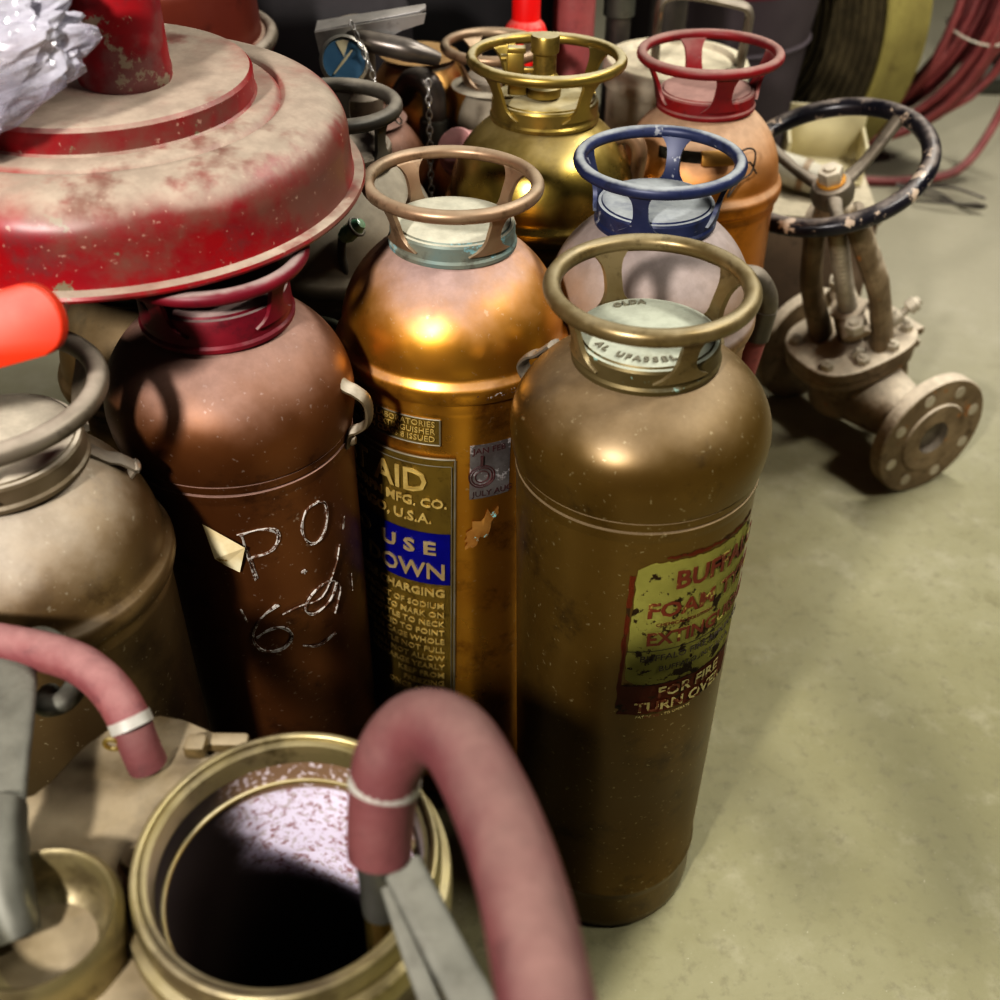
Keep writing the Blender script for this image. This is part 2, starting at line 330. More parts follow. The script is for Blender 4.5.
        for j in range(nz):
            for i in range(na): s.bm.faces.new((rows[j][i], rows[j][i + 1], rows[j + 1][i + 1], rows[j + 1][i]))
        if thick: bmesh.ops.solidify(s.bm, geom=list(s.bm.faces), thickness=thick)
        return s
    def build(s, name, m, parent=None, smooth=True, loc=None, rot=None, angle=38):
        bmesh.ops.recalc_face_normals(s.bm, faces=list(s.bm.faces))
        me = bpy.data.meshes.new(name); s.bm.to_mesh(me); s.bm.free()
        if smooth:
            me.polygons.foreach_set('use_smooth', [True] * len(me.polygons))
            me.set_sharp_from_angle(angle=RAD(angle))
        o = bpy.data.objects.new(name, me); COL.objects.link(o)
        me.materials.append(M[m])
        if parent is not None: o.parent = parent
        if loc is not None: o.location = loc
        if rot is not None: o.rotation_euler = rot
        return o

def tf(T, p):
    p = Vector(p)
    return T @ p if T is not None else p

def frame(origin, axis, roll=0.0):
    """matrix whose local Z runs along axis"""
    q = Vector(axis).normalized().to_track_quat('Z', 'Y')
    return Matrix.Translation(Vector(origin)) @ q.to_matrix().to_4x4() @ Matrix.Rotation(roll, 4, 'Z')

def thing(name, label, cat, loc=(0, 0, 0), rot=(0, 0, 0), group=None):
    o = bpy.data.objects.new(name, None); COL.objects.link(o); o.empty_display_size = .05
    o.location = loc; o.rotation_euler = rot; o['label'] = label; o['category'] = cat
    if group: o['group'] = group
    return o
def tag(o, label, cat, group=None, kind=None):
    o['label'] = label; o['category'] = cat
    if group: o['group'] = group
    if kind: o['kind'] = kind
    return o

def text_mesh(body, size, fn, mname, name, parent, align='LEFT', extrude=0.0004, bold=0.0, xs=1.0, label=None):
    """lettering from Blender's own font, bent by fn(x, y, z) -> point"""
    cu = bpy.data.curves.new('lettering', 'FONT'); cu.body = body; cu.size = size; cu.align_x = align
    cu.extrude = extrude; cu.offset = bold; cu.resolution_u = 2
    o = bpy.data.objects.new('lettering_tmp', cu); COL.objects.link(o)
    dg = bpy.context.evaluated_depsgraph_get(); dg.update()
    me = bpy.data.meshes.new_from_object(o.evaluated_get(dg))
    bpy.data.objects.remove(o); bpy.data.curves.remove(cu)
    for v in me.vertices: v.co = fn(v.co.x * xs, v.co.y, v.co.z)
    me.name = name; me.materials.clear(); me.materials.append(M[mname])
    ob = bpy.data.objects.new(name, me); COL.objects.link(ob); ob.parent = parent
    if label: ob['label'] = label
    return ob
def on_cyl(R, adeg, z0, off=0.0016, slope=0.0):
    a = RAD(adeg)
    return lambda x, y, z: ((R + off + z) * sin(a + x / R), -(R + off + z) * cos(a + x / R), z0 + y + slope * x)

# ------------------------------------------------------------------ soda-acid / foam extinguisher
def arc(cx, cz, rx, rz, t0, t1, n=10):
    return [(cx + rx * cos(RAD(t0 + (t1 - t0) * i / n)), cz + rz * sin(RAD(t0 + (t1 - t0) * i / n))) for i in range(n + 1)]

def body_profile(R, zs, kind, bh=None):
    p = [(0, .012), (R * .82, .012), (R * .90, 0.0), (R * .935, .004), (R * .95, .016)]
    if kind == 'A':
        p += [(R * .935, .045), (R * .940, .052), (R * .962, .056), (R * .962, .0605), (R * .945, .063), (R * .962, .20), (R * .978, zs - .038),
              (R * .978, zs - .0365), (R * .988, zs - .0335), (R * .988, zs - .0295), (R * .989, zs - .0288), (R * .955, zs - .0284), (R * .955, zs - .0272), (R * .986, zs - .0267), (R * .992, zs - .0215), (R * .992, zs - .0205), (R * .962, zs - .0201), (R * .962, zs - .0191), (R * 1.004, zs - .0186), (R * 1.022, zs - .010), (R * 1.03, zs)]
        c0 = R * 1.03
    else:
        p += [(R * .97, .030), (R * .995, .034), (R * .995, .040), (R * .975, .044), (R * .975, .2), (R * .985, zs - .022),
              (R * 1.0, zs - .018), (R * 1.0, zs - .014), (R * .99, zs - .011), (R * .995, zs - .007), (R * 1.045, zs - .004), (R * 1.062, zs + .001), (R * 1.062, zs + .006), (R * 1.045, zs + .010), (R * 1.010, zs + .013)]
        c0 = R * 1.0; zs = zs + .013
    b = bh if bh else .088 * (R / .089) ** .5 + (0.007 if kind == 'A' else -.003)
    for i in range(1, 22):
        t = i / 21 * 58
        p.append((c0 * cos(RAD(t)), zs + b * sin(RAD(t))))
    zt = p[-1][1]; p.append((.046, zt + .004)); p.append((.040, zt + .006)); p.append((0, zt + .006))
    return p, zt

def strap_spoke(mb, ang, r0, z0, r1, z1, w_mid, w_end, th=.0035):
    n, k = 12, 8; rows = []
    for j in range(n + 1):
        t = j / n
        r = r0 + (r1 - r0) * t + .003 * sin(PI * t) * -1; z = z0 + (z1 - z0) * t
        e = abs(1 - 2 * t) ** 3.2 * (1.0 if t < .5 else .75)
        w = (w_mid + (w_end - w_mid) * e) / 2
        rows.append([(r, z, w * (2 * i / k - 1)) for i in range(k + 1)])
    vs = []
    for side in (0, 1):
        g = []
        for row in rows:
            g.append([mb.bm.verts.new(((r + (th if side else 0)) * sin(ang + s / r), -(r + (th if side else 0)) * cos(ang + s / r), z)) for (r, z, s) in row])
        vs.append(g)
    G0, G1 = vs
    for j in range(n):
        for i in range(k):
            mb.bm.faces.new((G0[j][i], G0[j][i + 1], G0[j + 1][i + 1], G0[j + 1][i]))
            mb.bm.faces.new((G1[j][i], G1[j + 1][i], G1[j + 1][i + 1], G1[j][i + 1]))
        mb.bm.faces.new((G0[j][0], G0[j + 1][0], G1[j + 1][0], G1[j][0]))
        mb.bm.faces.new((G0[j][k], G1[j][k], G1[j + 1][k], G0[j + 1][k]))
    for i in range(k):
        mb.bm.faces.new((G0[0][i], G1[0][i], G1[0][i + 1], G0[0][i + 1]))
        mb.bm.faces.new((G0[n][i], G0[n][i + 1], G1[n][i + 1], G1[n][i]))
    return mb

def extinguisher(label, loc, R=.0875, zs=.484, kind='C', bodym='copper', capm='copper_cap', ringm=None, spin=45, nsp=4,
                 lean=(0, 0, 0), group='old fire extinguishers', ring_r=.0628, tube=.0051, ringz=None, capr=.0475, handle=None, handlem=None, spoke_w=.0115, caph=.022, flare=.036, ring=True, rise=.027, bh=None):
    t = thing('fire_extinguisher', label, 'fire extinguisher', loc, lean, group)
    prof, zt = body_profile(R, zs, kind, bh)
    MB().lathe(prof, 128).build('body', bodym, t)
    z0 = zt + .002
    c = MB().lathe([(capr - .003, z0 - .002), (capr + .0015, z0 - .001), (capr + .0018, z0 + .002), (capr + .0004, z0 + .004), (capr, z0 + caph * .62), (capr - .0010, z0 + caph * .70), (capr - .0035, z0 + caph * .71), (capr - .0042, z0 + caph * .76), (capr - .0070, z0 + caph * .80), (capr - .012, z0 + caph * .82), (0, z0 + caph * .83)], 80).build('cap', capm, t, angle=25)
    zr = z0 + caph + rise if ringz is None else ringz
    if ring:
        rm = ringm or capm
        MB().torus(ring_r, tube, zr, 96, 16).build('wheel_rim', rm, c)
        for i in range(nsp):
            a = RAD(spin + 360 * i / nsp)
            strap_spoke(MB(), a, capr - .0005, z0 + caph * .35, ring_r - .0035, zr - .001, spoke_w, flare).build('spoke', rm, c, angle=60)
    if handle is not None:
        add_handle(t, R, *handle, m=handlem or bodym)
    t['_zt'] = 0; del t['_zt']
    return t, c, z0, zr

def add_handle(t, R, adeg, z0, z1, out=.020, m='dull_steel', half=.5, lean=0.0):
    """side carrying handle: a bent strap riveted to two lugs"""
    a = RAD(adeg); n = Vector((sin(a), -cos(a), 0)); u = Vector((cos(a), sin(a), 0)); Z = Vector((0, 0, 1))
    def P(o, z, s=0): return n * (R + o) + Z * z + u * s
    pts = [P(-.001, z0 - .012), P(.002, z0), P(out * .55, z0 + .004, .0), P(out, z0 + .012), P(out, z1 - .012), P(out * .5, z1 - .004), P(.000, z1), P(-.012, z1 + .012)]
    h = MB().tube(pts, .0058, 10, 5, flat=(.45, 1.2, tuple(n))).build('carrying_handle', m, t)
    for z in (z0 - .008,):
        MB().lathe([(0, .0035), (.003, .003), (.0042, .0012), (.0044, -.002)], 16, frame(P(.002, z), n)).build('rivet', m, h)
    return h

# ------------------------------------------------------------------ setting
f = MB().box(0, 1.6, -.025, 7, 7, .05).build('floor', 'floor', smooth=False); f['kind'] = 'structure'
w = MB().box(0, 4.35, 1.3, 7, .1, 2.6).build('wall_back', 'wall', smooth=False); w['kind'] = 'structure'

# ------------------------------------------------------------------ A: olive bronze foam extinguisher
A, Ac, Az, Ar = extinguisher('olive bronze foam extinguisher with peeling yellow decal, standing alone at front right',
    (.104, .622, 0), R=.0865, zs=.512, bh=.062, tube=.0058, kind='A', bodym='olive_bronze', capm='olive_cap', ringm='olive_ring', spin=22, handle=(-128, .505, .535, .014), handlem='dust_metal', lean=(0, RAD(-1.0), 0), flare=.038)
def decal_R(z): return .0865 * (.962 + .016 * min(1, max(0, (z - .2) / .276))) + .0001
d = MB().cyl_patch(decal_R, -4.5, 66, .338, .458, .0003, .0006, .010, 40, 20, jag=.0008, shear=1.5).build('decal', 'decal_yellow', A)
d['label'] = 'peeling yellow and red paper decal'
MB().cyl_patch(decal_R, -6, 63, .306, .337, .0003, .0006, 0, 40, 8, jag=.0012, shear=.6).build('decal_footer', 'decal_red', d)
MB().cyl_patch(decal_R, -7.6, -5.4, .312, .446, .0002, .0005, 0, 2, 26, jag=.0009, shear=1.6).build('decal_edge', 'decal_red', d)
MB().cyl_patch(decal_R, 10, 66, .460, .463, .0002, .0005, 0, 30, 2, jag=.0010).build('decal_edge', 'decal_red', d)
def dl(s, size, a, z, m='decal_letter_red', bold=.0004, xs=1.0): return text_mesh(s, size, on_cyl(decal_R(z), a, z, .0012), m, 'lettering', d, bold=bold, xs=xs, extrude=.0001)
dl('BUFFALO', .0225, 15, .433, xs=.92, bold=.0006)
dl('FOAM TYPE', .0195, 3, .4075, bold=.0005)
dl('CHEMICAL SOLUTION', .0045, 8, .3985, bold=0)
dl('EXTINGUISHER', .0175, 4, .3800, xs=.92)
MB().cyl_patch(decal_R, -4.5, 64, .3735, .3743, .0010, .0003, 0, 30, 1).build('printed_rule', 'ink', d)
dl('BUFFALO FIRE APPLIANCE', .0085, 2, .3635, 'ink', 0)
dl('BUFFALO, N.Y. U.S.A.', .0075, 12, .352, 'ink', 0)
MB().cyl_patch(decal_R, -4.5, 64, .3375, .3383, .0010, .0003, 0, 30, 1).build('printed_rule', 'ink', d)
dl('FOR FIRE', .0145, 13, .3235, 'decal_letter_pale')
dl('TURN OVER', .0145, 2, .3085, 'decal_letter_pale')
dl('PATENTED - TO OPERATE', .0038, 3, .3015, 'decal_letter_pale', 0)
# raised lettering around the cap
def on_cap(r, z, a0, flip=1):
    def fn(x, y, zz):
        a = a0 + flip * x / r; rr = r - flip * y * -1 if flip > 0 else r - y
        rr = r - y if flip > 0 else r + y
        return (rr * sin(a), -rr * cos(a), z + zz)
    return fn
def cap_word(word, size, a_c, r, top, parent, z):
    for i, ch in enumerate(word):
        st = (i - (len(word) - 1) / 2) * size * .86 / r
        a = RAD(a_c) + (st if not top else -st)
        def fn(x, y, zz, a=a, top=top):
            # letter tangent to the circle; upright seen from the front (bottom) or from the far side (top)
            if not top: px, py = x, -(r - y)
            else: px, py = -x, -(r - y) 
            px, py = (x, -r + y) if not top else (-x, -r - y + size * .7)
            return (px * cos(a) - py * sin(a), px * sin(a) + py * cos(a), z + zz)
        text_mesh(ch, size, fn, 'emboss_grey', 'lettering', parent, 'CENTER', extrude=.0006, bold=.0002)
cap_word('AL UFASSEL', .0070, -20, .0395, False, Ac, Az + .0186)
cap_word('OLDA', .0070, 195, .0385, True, Ac, Az + .0186)

# ------------------------------------------------------------------ C: copper with brass plates
Cx, Cc, Cz, Cr = extinguisher('shiny copper extinguisher with stamped brass plate and blue enamel USE band', (-.049, .765, 0),
    R=.0888, bodym='copper', capm='copper_cap', ringm='copper_ring', spin=38, nsp=4, lean=(RAD(-1.2), RAD(1.0), 0), rise=.023, spoke_w=.010)
RC = .0888 * .985
pl = MB().cyl_patch(RC, -75, 4, .131, .428, .0004, .0010, .002, 48, 20).build('nameplate', 'plate_brass', Cx)
pl['label'] = 'stamped brass instruction plate with a blue band'
ed = MB()
ed.tube([((RC + .0016) * sin(RAD(4)), -(RC + .0016) * cos(RAD(4)), .131 + .297 * i / 10) for i in range(11)], .0010, 8, 2)
ed.tube([((RC + .0016) * sin(RAD(-75 + 79 * i / 24)), -(RC + .0016) * cos(RAD(-75 + 79 * i / 24)), .428) for i in range(25)], .0010, 8, 2)
ed.tube([((RC + .0016) * sin(RAD(2.2)), -(RC + .0016) * cos(RAD(2.2)), .136 + .285 * i / 10) for i in range(11)], .0005, 6, 2)
ed.tube([((RC + .0016) * sin(RAD(-75 + 77 * i / 24)), -(RC + .0016) * cos(RAD(-75 + 77 * i / 24)), .421) for i in range(25)], .0005, 6, 2)
ed.build('plate_border', 'lead_edge', pl)
bl = MB().cyl_patch(RC, -75, 1.5, .296, .352, .0012, .0005, 0, 48, 8).build('blue_band', 'blue_enamel', pl)
def cl(s, size, a, z, m='letter_brass', bold=.0003, xs=1.0, al='RIGHT', ex=.0006, off=.0018): return text_mesh(s, size, on_cyl(RC, a, z, off), m, 'lettering', pl, al, bold=bold, xs=xs, extrude=ex)
cl('FIRST AID', .031, -10, .394, bold=.0005, xs=.95)
cl('EXTINGUISHER CORPN MFG. CO.', .0125, 0, .3795)
cl('CHICAGO, U.S.A.', .0135, -8, .363)
cl('TO  U S E', .0190, -6, .330, 'letter_blue_plate', .0006, 1.2, off=.0022)
cl('UPSIDE  DOWN', .0240, -.5, .303, 'letter_blue_plate', .0004, .95, off=.0022)
cl('BEFORE CHARGING', .0120, -1, .2825)
for i, s in enumerate(['DISSOLVE PACKET OF SODIUM', 'IN WATER TO MARK ON', 'FILL BOTTLE TO NECK', 'WITH ACID TO POINT', 'PLACE IN CAGE WHOLE', 'BOTTLE NOT FULL', 'WILL NOT ALLOW', 'RECHARGE YEARLY', 'KEEP FROM', 'FREEZING', 'ONCE A YEAR']):
    cl(s, .0088, -1.5, .2685 - i * .0108, bold=.0001)
sp_ = MB().cyl_patch(RC, -66, -3.6, .441, .4645, .0004, .0008, 0, 40, 4).build('top_plate', 'plate_brass', Cx)
ed = MB()
for z in (.441, .4645): ed.tube([((RC + .0014) * sin(RAD(-66 + 62.4 * i / 24)), -(RC + .0014) * cos(RAD(-66 + 62.4 * i / 24)), z) for i in range(25)], .0008, 8, 2)
ed.tube([((RC + .0014) * sin(RAD(-3.6)), -(RC + .0014) * cos(RAD(-3.6)), .441 + .0235 * i / 3) for i in range(4)], .0008, 8, 2)
ed.build('plate_border', 'lead_edge', sp_)
for i, s in enumerate(['UNDERWRITERS LABORATORIES', 'INSPECTED EXTINGUISHER', 'NO. 4 CLASS 8 ISSUED']):
    text_mesh(s, .0072, on_cyl(RC, -6, .4575 - i * .0068, .0014), 'letter_brass', 'lettering', sp_, 'RIGHT', extrude=.0004)
st = MB().cyl_patch(RC, 11.5, 34, .387, .440, .0004, .0004, 0, 16, 10).build('sticker', 'foil', Cx)
st['label'] = 'silver inspection sticker'
text_mesh('JAN FEB', .0078, on_cyl(RC, 13, .4315, .0009), 'foil_ink', 'lettering', st, extrude=.0001)
text_mesh('JULY AUG', .0078, on_cyl(RC, 13, .3895, .0009), 'foil_ink', 'lettering', st, extrude=.0001)
rg = MB()
for r in (.0085, .0105, .0055):
    rg.tube([on_cyl(RC, 18, .409, .0009)(r * cos(2 * PI * i / 28), r * sin(2 * PI * i / 28), 0) for i in range(28)], .0005, 6, 1, closed=True)
rg.tube([on_cyl(RC, 18, .420, .0009)(0, .009 * i / 3, 0) for i in range(4)], .0014, 6, 1)
rg.build('sticker_ring', 'foil_ink', st)
gl = MB()
random.seed(3); pts = []
for i in range(26):
    a = 2 * PI * i / 26; rr = random.uniform(.55, 1.0)
    pts.append((.017 * rr * cos(a) + .006 * sin(a), .022 * rr * sin(a) + .008 * cos(a)))
F = on_cyl(RC, 19, .356, .0006); cv = gl.bm.verts.new(F(0, 0, .0008)); vv = [gl.bm.verts.new(F(x, y, 0)) for x, y in pts]
for i in range(26): gl.bm.faces.new((cv, vv[i], vv[(i + 1) % 26]))
gl.build('glue_residue', 'residue', Cx)
# flaked paint along the seam bead
fl = MB()
for i in range(26):
    a = random.uniform(14, 34); F = on_cyl(.0888 * 1.060, a, .4875 + random.uniform(-.003, .002), 0)
    k = [fl.bm.verts.new(F(random.uniform(-.0018, .0018), random.uniform(-.0012, .0012), .0004)) for _ in range(3)]
    fl.bm.faces.new(k)
fl.build('flaked_paint', 'chalk', Cx)

# ------------------------------------------------------------------ B: blue wheel, R: red wheel
Bx, Bc, Bz, Br = extinguisher('dust-grey extinguisher with blue handwheel, directly behind the olive bronze one', (.132, .838, 0),
    R=.0865, zs=.476, bodym='grey_dust_body', capm='blue_cap', spin=-20, lean=(0, RAD(-1.0), 0), spoke_w=.011)
Rx, Rc, Rz, Rr = extinguisher('dusty orange copper extinguisher with red handwheel, rearmost on the right of the group', (.215, 1.105, 0),
    R=.081, zs=.478, bodym='copper_red', capm='red_cap', spin=8, ring_r=.0665, spoke_w=.016, lean=(RAD(-.5), RAD(-1.5), 0))
tagp = MB().cyl_patch(.066, -44, 14, .527, .540, .006, .0012, 0, 14, 3)
cp = tagp.build('clip_strap', 'dull_steel', Rx)
T = frame((sin(RAD(3)) * .0735, -cos(RAD(3)) * .0735, .5345), (sin(RAD(3)), -cos(RAD(3)), .35))
MB().box(0, 0, .003, .032, .015, .006, T, .0015).build('clip_block', 'gold_fill', cp)
MB().lathe([(0, .004), (.003, .0035), (.0045, 0)], 16, frame((sin(RAD(-34)) * .0732, -cos(RAD(-34)) * .0732, .5335), (sin(RAD(-34)), -cos(RAD(-34)), 0))).build('rivet', 'dull_steel', cp)
MB().tube([(.018, -.076, .535), (.030, -.078, .545), (.040, -.074, .540), (.038, -.078, .522), (.026, -.084, .515), (.016, -.086, .500), (.022, -.086, .520), (.034, -.078, .532), (.044, -.072, .518)], .0009, 6, 6).build('wire_loop', 'wire', cp)

# ------------------------------------------------------------------ G: polished brass
Gx, Gc, Gz, Gr = extinguisher('polished brass extinguisher whose cap carries a valve latch under its handwheel', (.036, 1.007, 0),
    R=.0885, zs=.494, kind='C', bodym='brass', capm='brass_cap', spin=38, capr=.049, ring_r=.0675, tube=.0052, spoke_w=.012, caph=.024, lean=(RAD(-1.0), 0, 0))
bz = Gz + .0245
v = MB().lathe([(.0, bz - .002), (.0155, bz - .002), (.0160, bz + .006), (.013, bz + .008), (.0125, bz + .016), (.0105, bz + .018), (.0105, bz + .034), (.0125, bz + .036), (.0128, bz + .048), (.0120, bz + .050), (0, bz + .051)], 40).build('valve_stem', 'brass_cap', Gx, loc=(-.002, -.012, 0))
lt = MB()
lt.box(-.026, -.012, bz + .008, .017, .012, .018, None, .0015); lt.box(-.028, -.012, bz + .026, .015, .011, .020, None, .0015)
lt.box(-.027, -.012, bz + .0375, .016, .011, .005, None, .001); lt.box(-.012, -.012, bz + .020, .026, .007, .0045, None, .001)
lt.tube([(-.041, -.012, bz + .03), (-.036, -.012, bz + .03)], .0035, 12, 1)
lt.build('latch', 'brass_cap', Gx, angle=30)
MB().tube([(.045, .0, .535), (.056, -.004, .552), (.066, -.006, .563), (.078, -.008, .566), (.088, -.010, .558), (.090, -.010, .540), (.086, -.006, .505)], .0075, 14).build('carrying_handle', 'copper_ring', Gx)

# ------------------------------------------------------------------ P: brown with maroon cap and chalk
Px, Pc, Pz, Pr = extinguisher('brown extinguisher with maroon cap and chalked letters, standing under the big red disc', (-.196, .676, 0),
    R=.0862, zs=.500, bh=.076, kind='A', bodym='brown_copper', capm='maroon_cap', spin=62, lean=(RAD(.8), 0, 0), capr=.0510, ring_r=.062, caph=.031, rise=.014, spoke_w=.012)
add_handle(Px, .086, 80, .478, .518, .016, 'brown_cap')
RP = .0862 * .978
ck = MB(); random.seed(11)
def chalk(stroke, a, z, sz, passes=4, jit=.0014, r=.00085):
    F = on_cyl(RP, a, z, .0004)
    for _ in range(passes):
        pts = [F(x * sz + random.uniform(-jit, jit), y * sz + random.uniform(-jit, jit), 0) for x, y in stroke]
        ck.tube(pts, r, 5, 4, flat=(.5, 1))
chalk([(.15, 0), (.12, .35), (.08, .7), (.05, 1)], 8, .392, .045)
chalk([(0, .98), (.3, 1.05), (.55, .95), (.6, .75), (.45, .55), (.1, .5)], 8, .392, .045)
chalk([(0, 0), (.06, .04), (0, .06), (.05, 0)], 36, .385, .045, 2)
chalk([(.45, .95), (.2, .9), (.05, .55), (.15, .2), (.4, .1), (.6, .4), (.6, .8), (.4, 1)], 37, .403, .042, 2)
chalk([(0, 0), (.05, .25)], 66, .40, .045, 2)
chalk([(.45, 1), (.15, .75), (0, .35), (.1, .05), (.4, 0), (.6, .2), (.5, .45), (.25, .5), (.05, .35)], 6, .314, .048)
chalk([(.6, .1), (.75, .55), (.5, .85), (.2, .8), (.05, .55), (.2, .35), (.5, .45), (.7, .7)], 33, .322, .048, 2)
chalk([(-.3, .6), (.1, .7), (.5, .65), (.9, 1.1), (1.1, 1.5)], 30, .326, .042, 1)
chalk([(.2, .05), (.5, -.15), (.9, -.1)], 26, .310, .04, 2)
chalk([(0, 0), (.02, .4)], 68, .33, .05, 1); chalk([(0, 0), (-.03, .25)], 4, .35, .05, 2)
ck.build('chalk_writing', 'chalk', Px)
pt = MB(); F = on_cyl(RP, -8, .447, .0012)
k = [pt.bm.verts.new(F(x, y, z)) for x, y, z in ((0, 0, 0), (.027, -.019, .004), (.020, -.045, .001), (.010, -.038, .0005), (.005, -.030, .003))]
pt.bm.faces.new((k[0], k[1], k[4])); pt.bm.faces.new((k[4], k[1], k[3])); pt.bm.faces.new((k[3], k[1], k[2]))
pt.build('torn_paper_tag', 'paper', Px, smooth=False)

# ------------------------------------------------------------------ N: near left dusty bottle
Nx, Nc, Nz, Nr = extinguisher('pale dusty extinguisher cut off at the left edge, below the orange lever', (-.304, .530, 0),
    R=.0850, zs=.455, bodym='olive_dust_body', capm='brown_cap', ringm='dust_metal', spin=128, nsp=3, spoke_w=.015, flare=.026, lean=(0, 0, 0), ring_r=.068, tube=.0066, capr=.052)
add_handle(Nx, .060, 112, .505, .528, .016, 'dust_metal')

# ------------------------------------------------------------------ bottles behind
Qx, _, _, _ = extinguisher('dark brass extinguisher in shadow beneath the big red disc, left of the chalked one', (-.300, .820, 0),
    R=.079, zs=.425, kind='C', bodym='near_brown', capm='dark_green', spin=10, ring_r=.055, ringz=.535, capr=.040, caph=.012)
K1, K1c, K1z, _ = extinguisher('pale grey extinguisher with blackened handwheel, between the red disc and the gauge', (-.158, .952, 0),
    R=.0875, bodym='pale_body', capm='dust_metal', ringm='dark_ring', spin=60, nsp=3, tube=.0065, ring_r=.052, spoke_w=.011, zs=.475, lean=(0, RAD(1), 0))
# small grey canister behind N
gc = thing('grey_canister', 'small grey canister with black scribbles, behind the pale extinguisher at left edge', 'canister', (-.415, .725, 0))
MB().lathe([(0, 0), (.060, 0), (.063, .006), (.063, .375), (.060, .392), (.050, .405), (.030, .411), (0, .412)], 64).build('body', 'dust_metal', gc)
sc = MB(); random.seed(5)
for (a, z) in ((30, .375), (38, .362), (24, .352), (34, .350)):
    Fc = on_cyl(.0635, a, z, 0)
    sc.tube([Fc(random.uniform(-.007, .007), random.uniform(-.006, .006), 0) for _ in range(7)], .0009, 5, 3)
sc.build('ink_scribble', 'ink', gc)
# small dark extinguisher in the gap left of C
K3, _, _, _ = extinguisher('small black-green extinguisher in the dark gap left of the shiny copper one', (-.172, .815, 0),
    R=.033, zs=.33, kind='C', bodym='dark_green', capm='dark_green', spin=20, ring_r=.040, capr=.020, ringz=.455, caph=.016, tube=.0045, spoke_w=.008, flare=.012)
gb = thing('glass_bulb', 'green glass bulb glinting beside the coppery handwheel', 'bulb', (-.1365, .862, .53))
MB().lathe([(0, 0), (.009, .001), (.012, .01), (.0115, .03), (.007, .04), (0, .043)], 24, frame((0, 0, 0), (.6, -.2, .55))).build('glass', 'green_glass', gb)
MB().torus(.0125, .0022, .03, 32, 10, frame((0, 0, 0), (.6, -.2, .55))).build('collar', 'dark_ring', gb)
gb.scale = (.62, .62, .62)
MB().tube([(0, 0, .003), (-.004, .006, -.03), (.0, .012, -.06)], .006, 10).build('stem', 'dark_ring', gb)

# K4 with pressure gauge and lever
K4 = thing('fire_extinguisher', 'brown extinguisher with blue-faced pressure gauge and silver squeeze lever', 'fire extinguisher', (-.150, 1.155, 0))
pr, _ = body_profile(.070, .45, 'A')
MB().lathe(pr, 80).build('body', 'brown_copper', K4)
vh = MB().lathe([(.022, .515), (.022, .55), (.016, .556), (.016, .60), (.019, .604), (.019, .625), (0, .63)], 40).build('valve_head', 'dust_metal', K4)
ga = Vector((-.004, -.082, .609)); gn = Vector((.12, -.82, .42)).normalized()
TG = frame(ga, gn)
gg = MB().lathe([(0, -.02), (.010, -.02), (.010, -.006), (.0215, -.006), (.0235, .001), (.0235, .007), (.0205, .009), (.0200, .005), (0, .005)], 48, TG).build('gauge', 'gauge_rim', K4)
MB().lathe([(0, .0062), (.0198, .0058)], 48, TG).build('gauge_dial', 'gauge_face', gg)
wd = MB()
def gp(x, y, z): return TG @ Vector((x, y, z))
upv = (TG.to_3x3().inverted() @ Vector((0, 0, 1))); ua = math.atan2(upv.y, upv.x)
def gd(r, a, z): return gp(r * cos(ua - a), r * sin(ua - a), z)
k = [wd.bm.verts.new(p) for p in (gd(.003, RAD(0), .0068), gd(.0185, RAD(-22), .0068), gd(.019, 0, .0068), gd(.0185, RAD(18), .0068))]
wd.bm.faces.new(k); wd.build('dial_wedge', 'gauge_cream', gg, smooth=False)
MB().tube([gd(.016, RAD(222), .0078), gd(0, 0, .0082), gd(.012, RAD(42), .0078)], [.0008, .0016, .0010], 6, 2).build('gauge_needle', 'gauge_cream', gg)
lv = MB()
TL = Matrix.Translation((.018, -.040, .630)) @ Matrix.Rotation(RAD(-9), 4, 'Y') @ Matrix.Rotation(RAD(4), 4, 'Z')
lv.prism([(-.052, -.018), (.050, -.010), (.056, -.004), (.056, .012), (-.052, .018)], .006, .009, TL, .001)
TS = TL @ Matrix(((1, 0, 0, 0), (0, 0, 1, 0), (0, 1, 0, 0), (0, 0, 0, 1)))
lv.prism([(-.052, -.030), (-.030, -.030), (-.016, -.018), (.030, -.004), (.052, -.001), (.056, .008), (-.052, .008)], -.0195, -.017, TS)
lv.build('squeeze_lever', 'steel', K4, angle=25)
MB().tube([(-.010, -.050, .628), (.02, -.062, .622), (.055, -.066, .616), (.085, -.060, .606)], [.007, .010, .011, .006], 14).build('grip', 'dark_steel', K4)
for nm, pts in (('retaining_chain', [(.006, -.082, .642), (.014, -.088, .625), (.022, -.090, .605), (.026, -.088, .585), (.036, -.086, .570), (.045, -.084, .555)]),):
    ch = MB(); P = [Vector(p) for p in pts]; n = 12
    for i in range(n):
        t = i / (n - 1) * (len(P) - 1); j = min(int(t), len(P) - 2); p = P[j].lerp(P[j + 1], t - j); dr = (P[j + 1] - P[j]).normalized()
        Tm = frame(p, dr, RAD(90 * (i % 2)))
        ch.tube([Tm @ Vector((.0026 * cos(q), 0, .0045 * sin(q))) for q in [2 * PI * h / 10 for h in range(10)]], .0009, 6, 1, closed=True)
    ch.build(nm, 'steel', K4)
# hanging chain, its own thing
ch = MB()
for i in range(22):
    p = Vector((-.074, 1.06, .594 - i * .0075)); Tm = frame(p, (0, 0, 1), RAD(90 * (i % 2) + 20))
    ch.tube([Tm @ Vector((.0028 * cos(q), 0, .0048 * sin(q))) for q in [2 * PI * h / 10 for h in range(10)]], .0009, 6, 1, closed=True)
tag(ch.build('chain', 'steel'), 'thin steel chain hanging down in front of the round copper tank', 'chain')

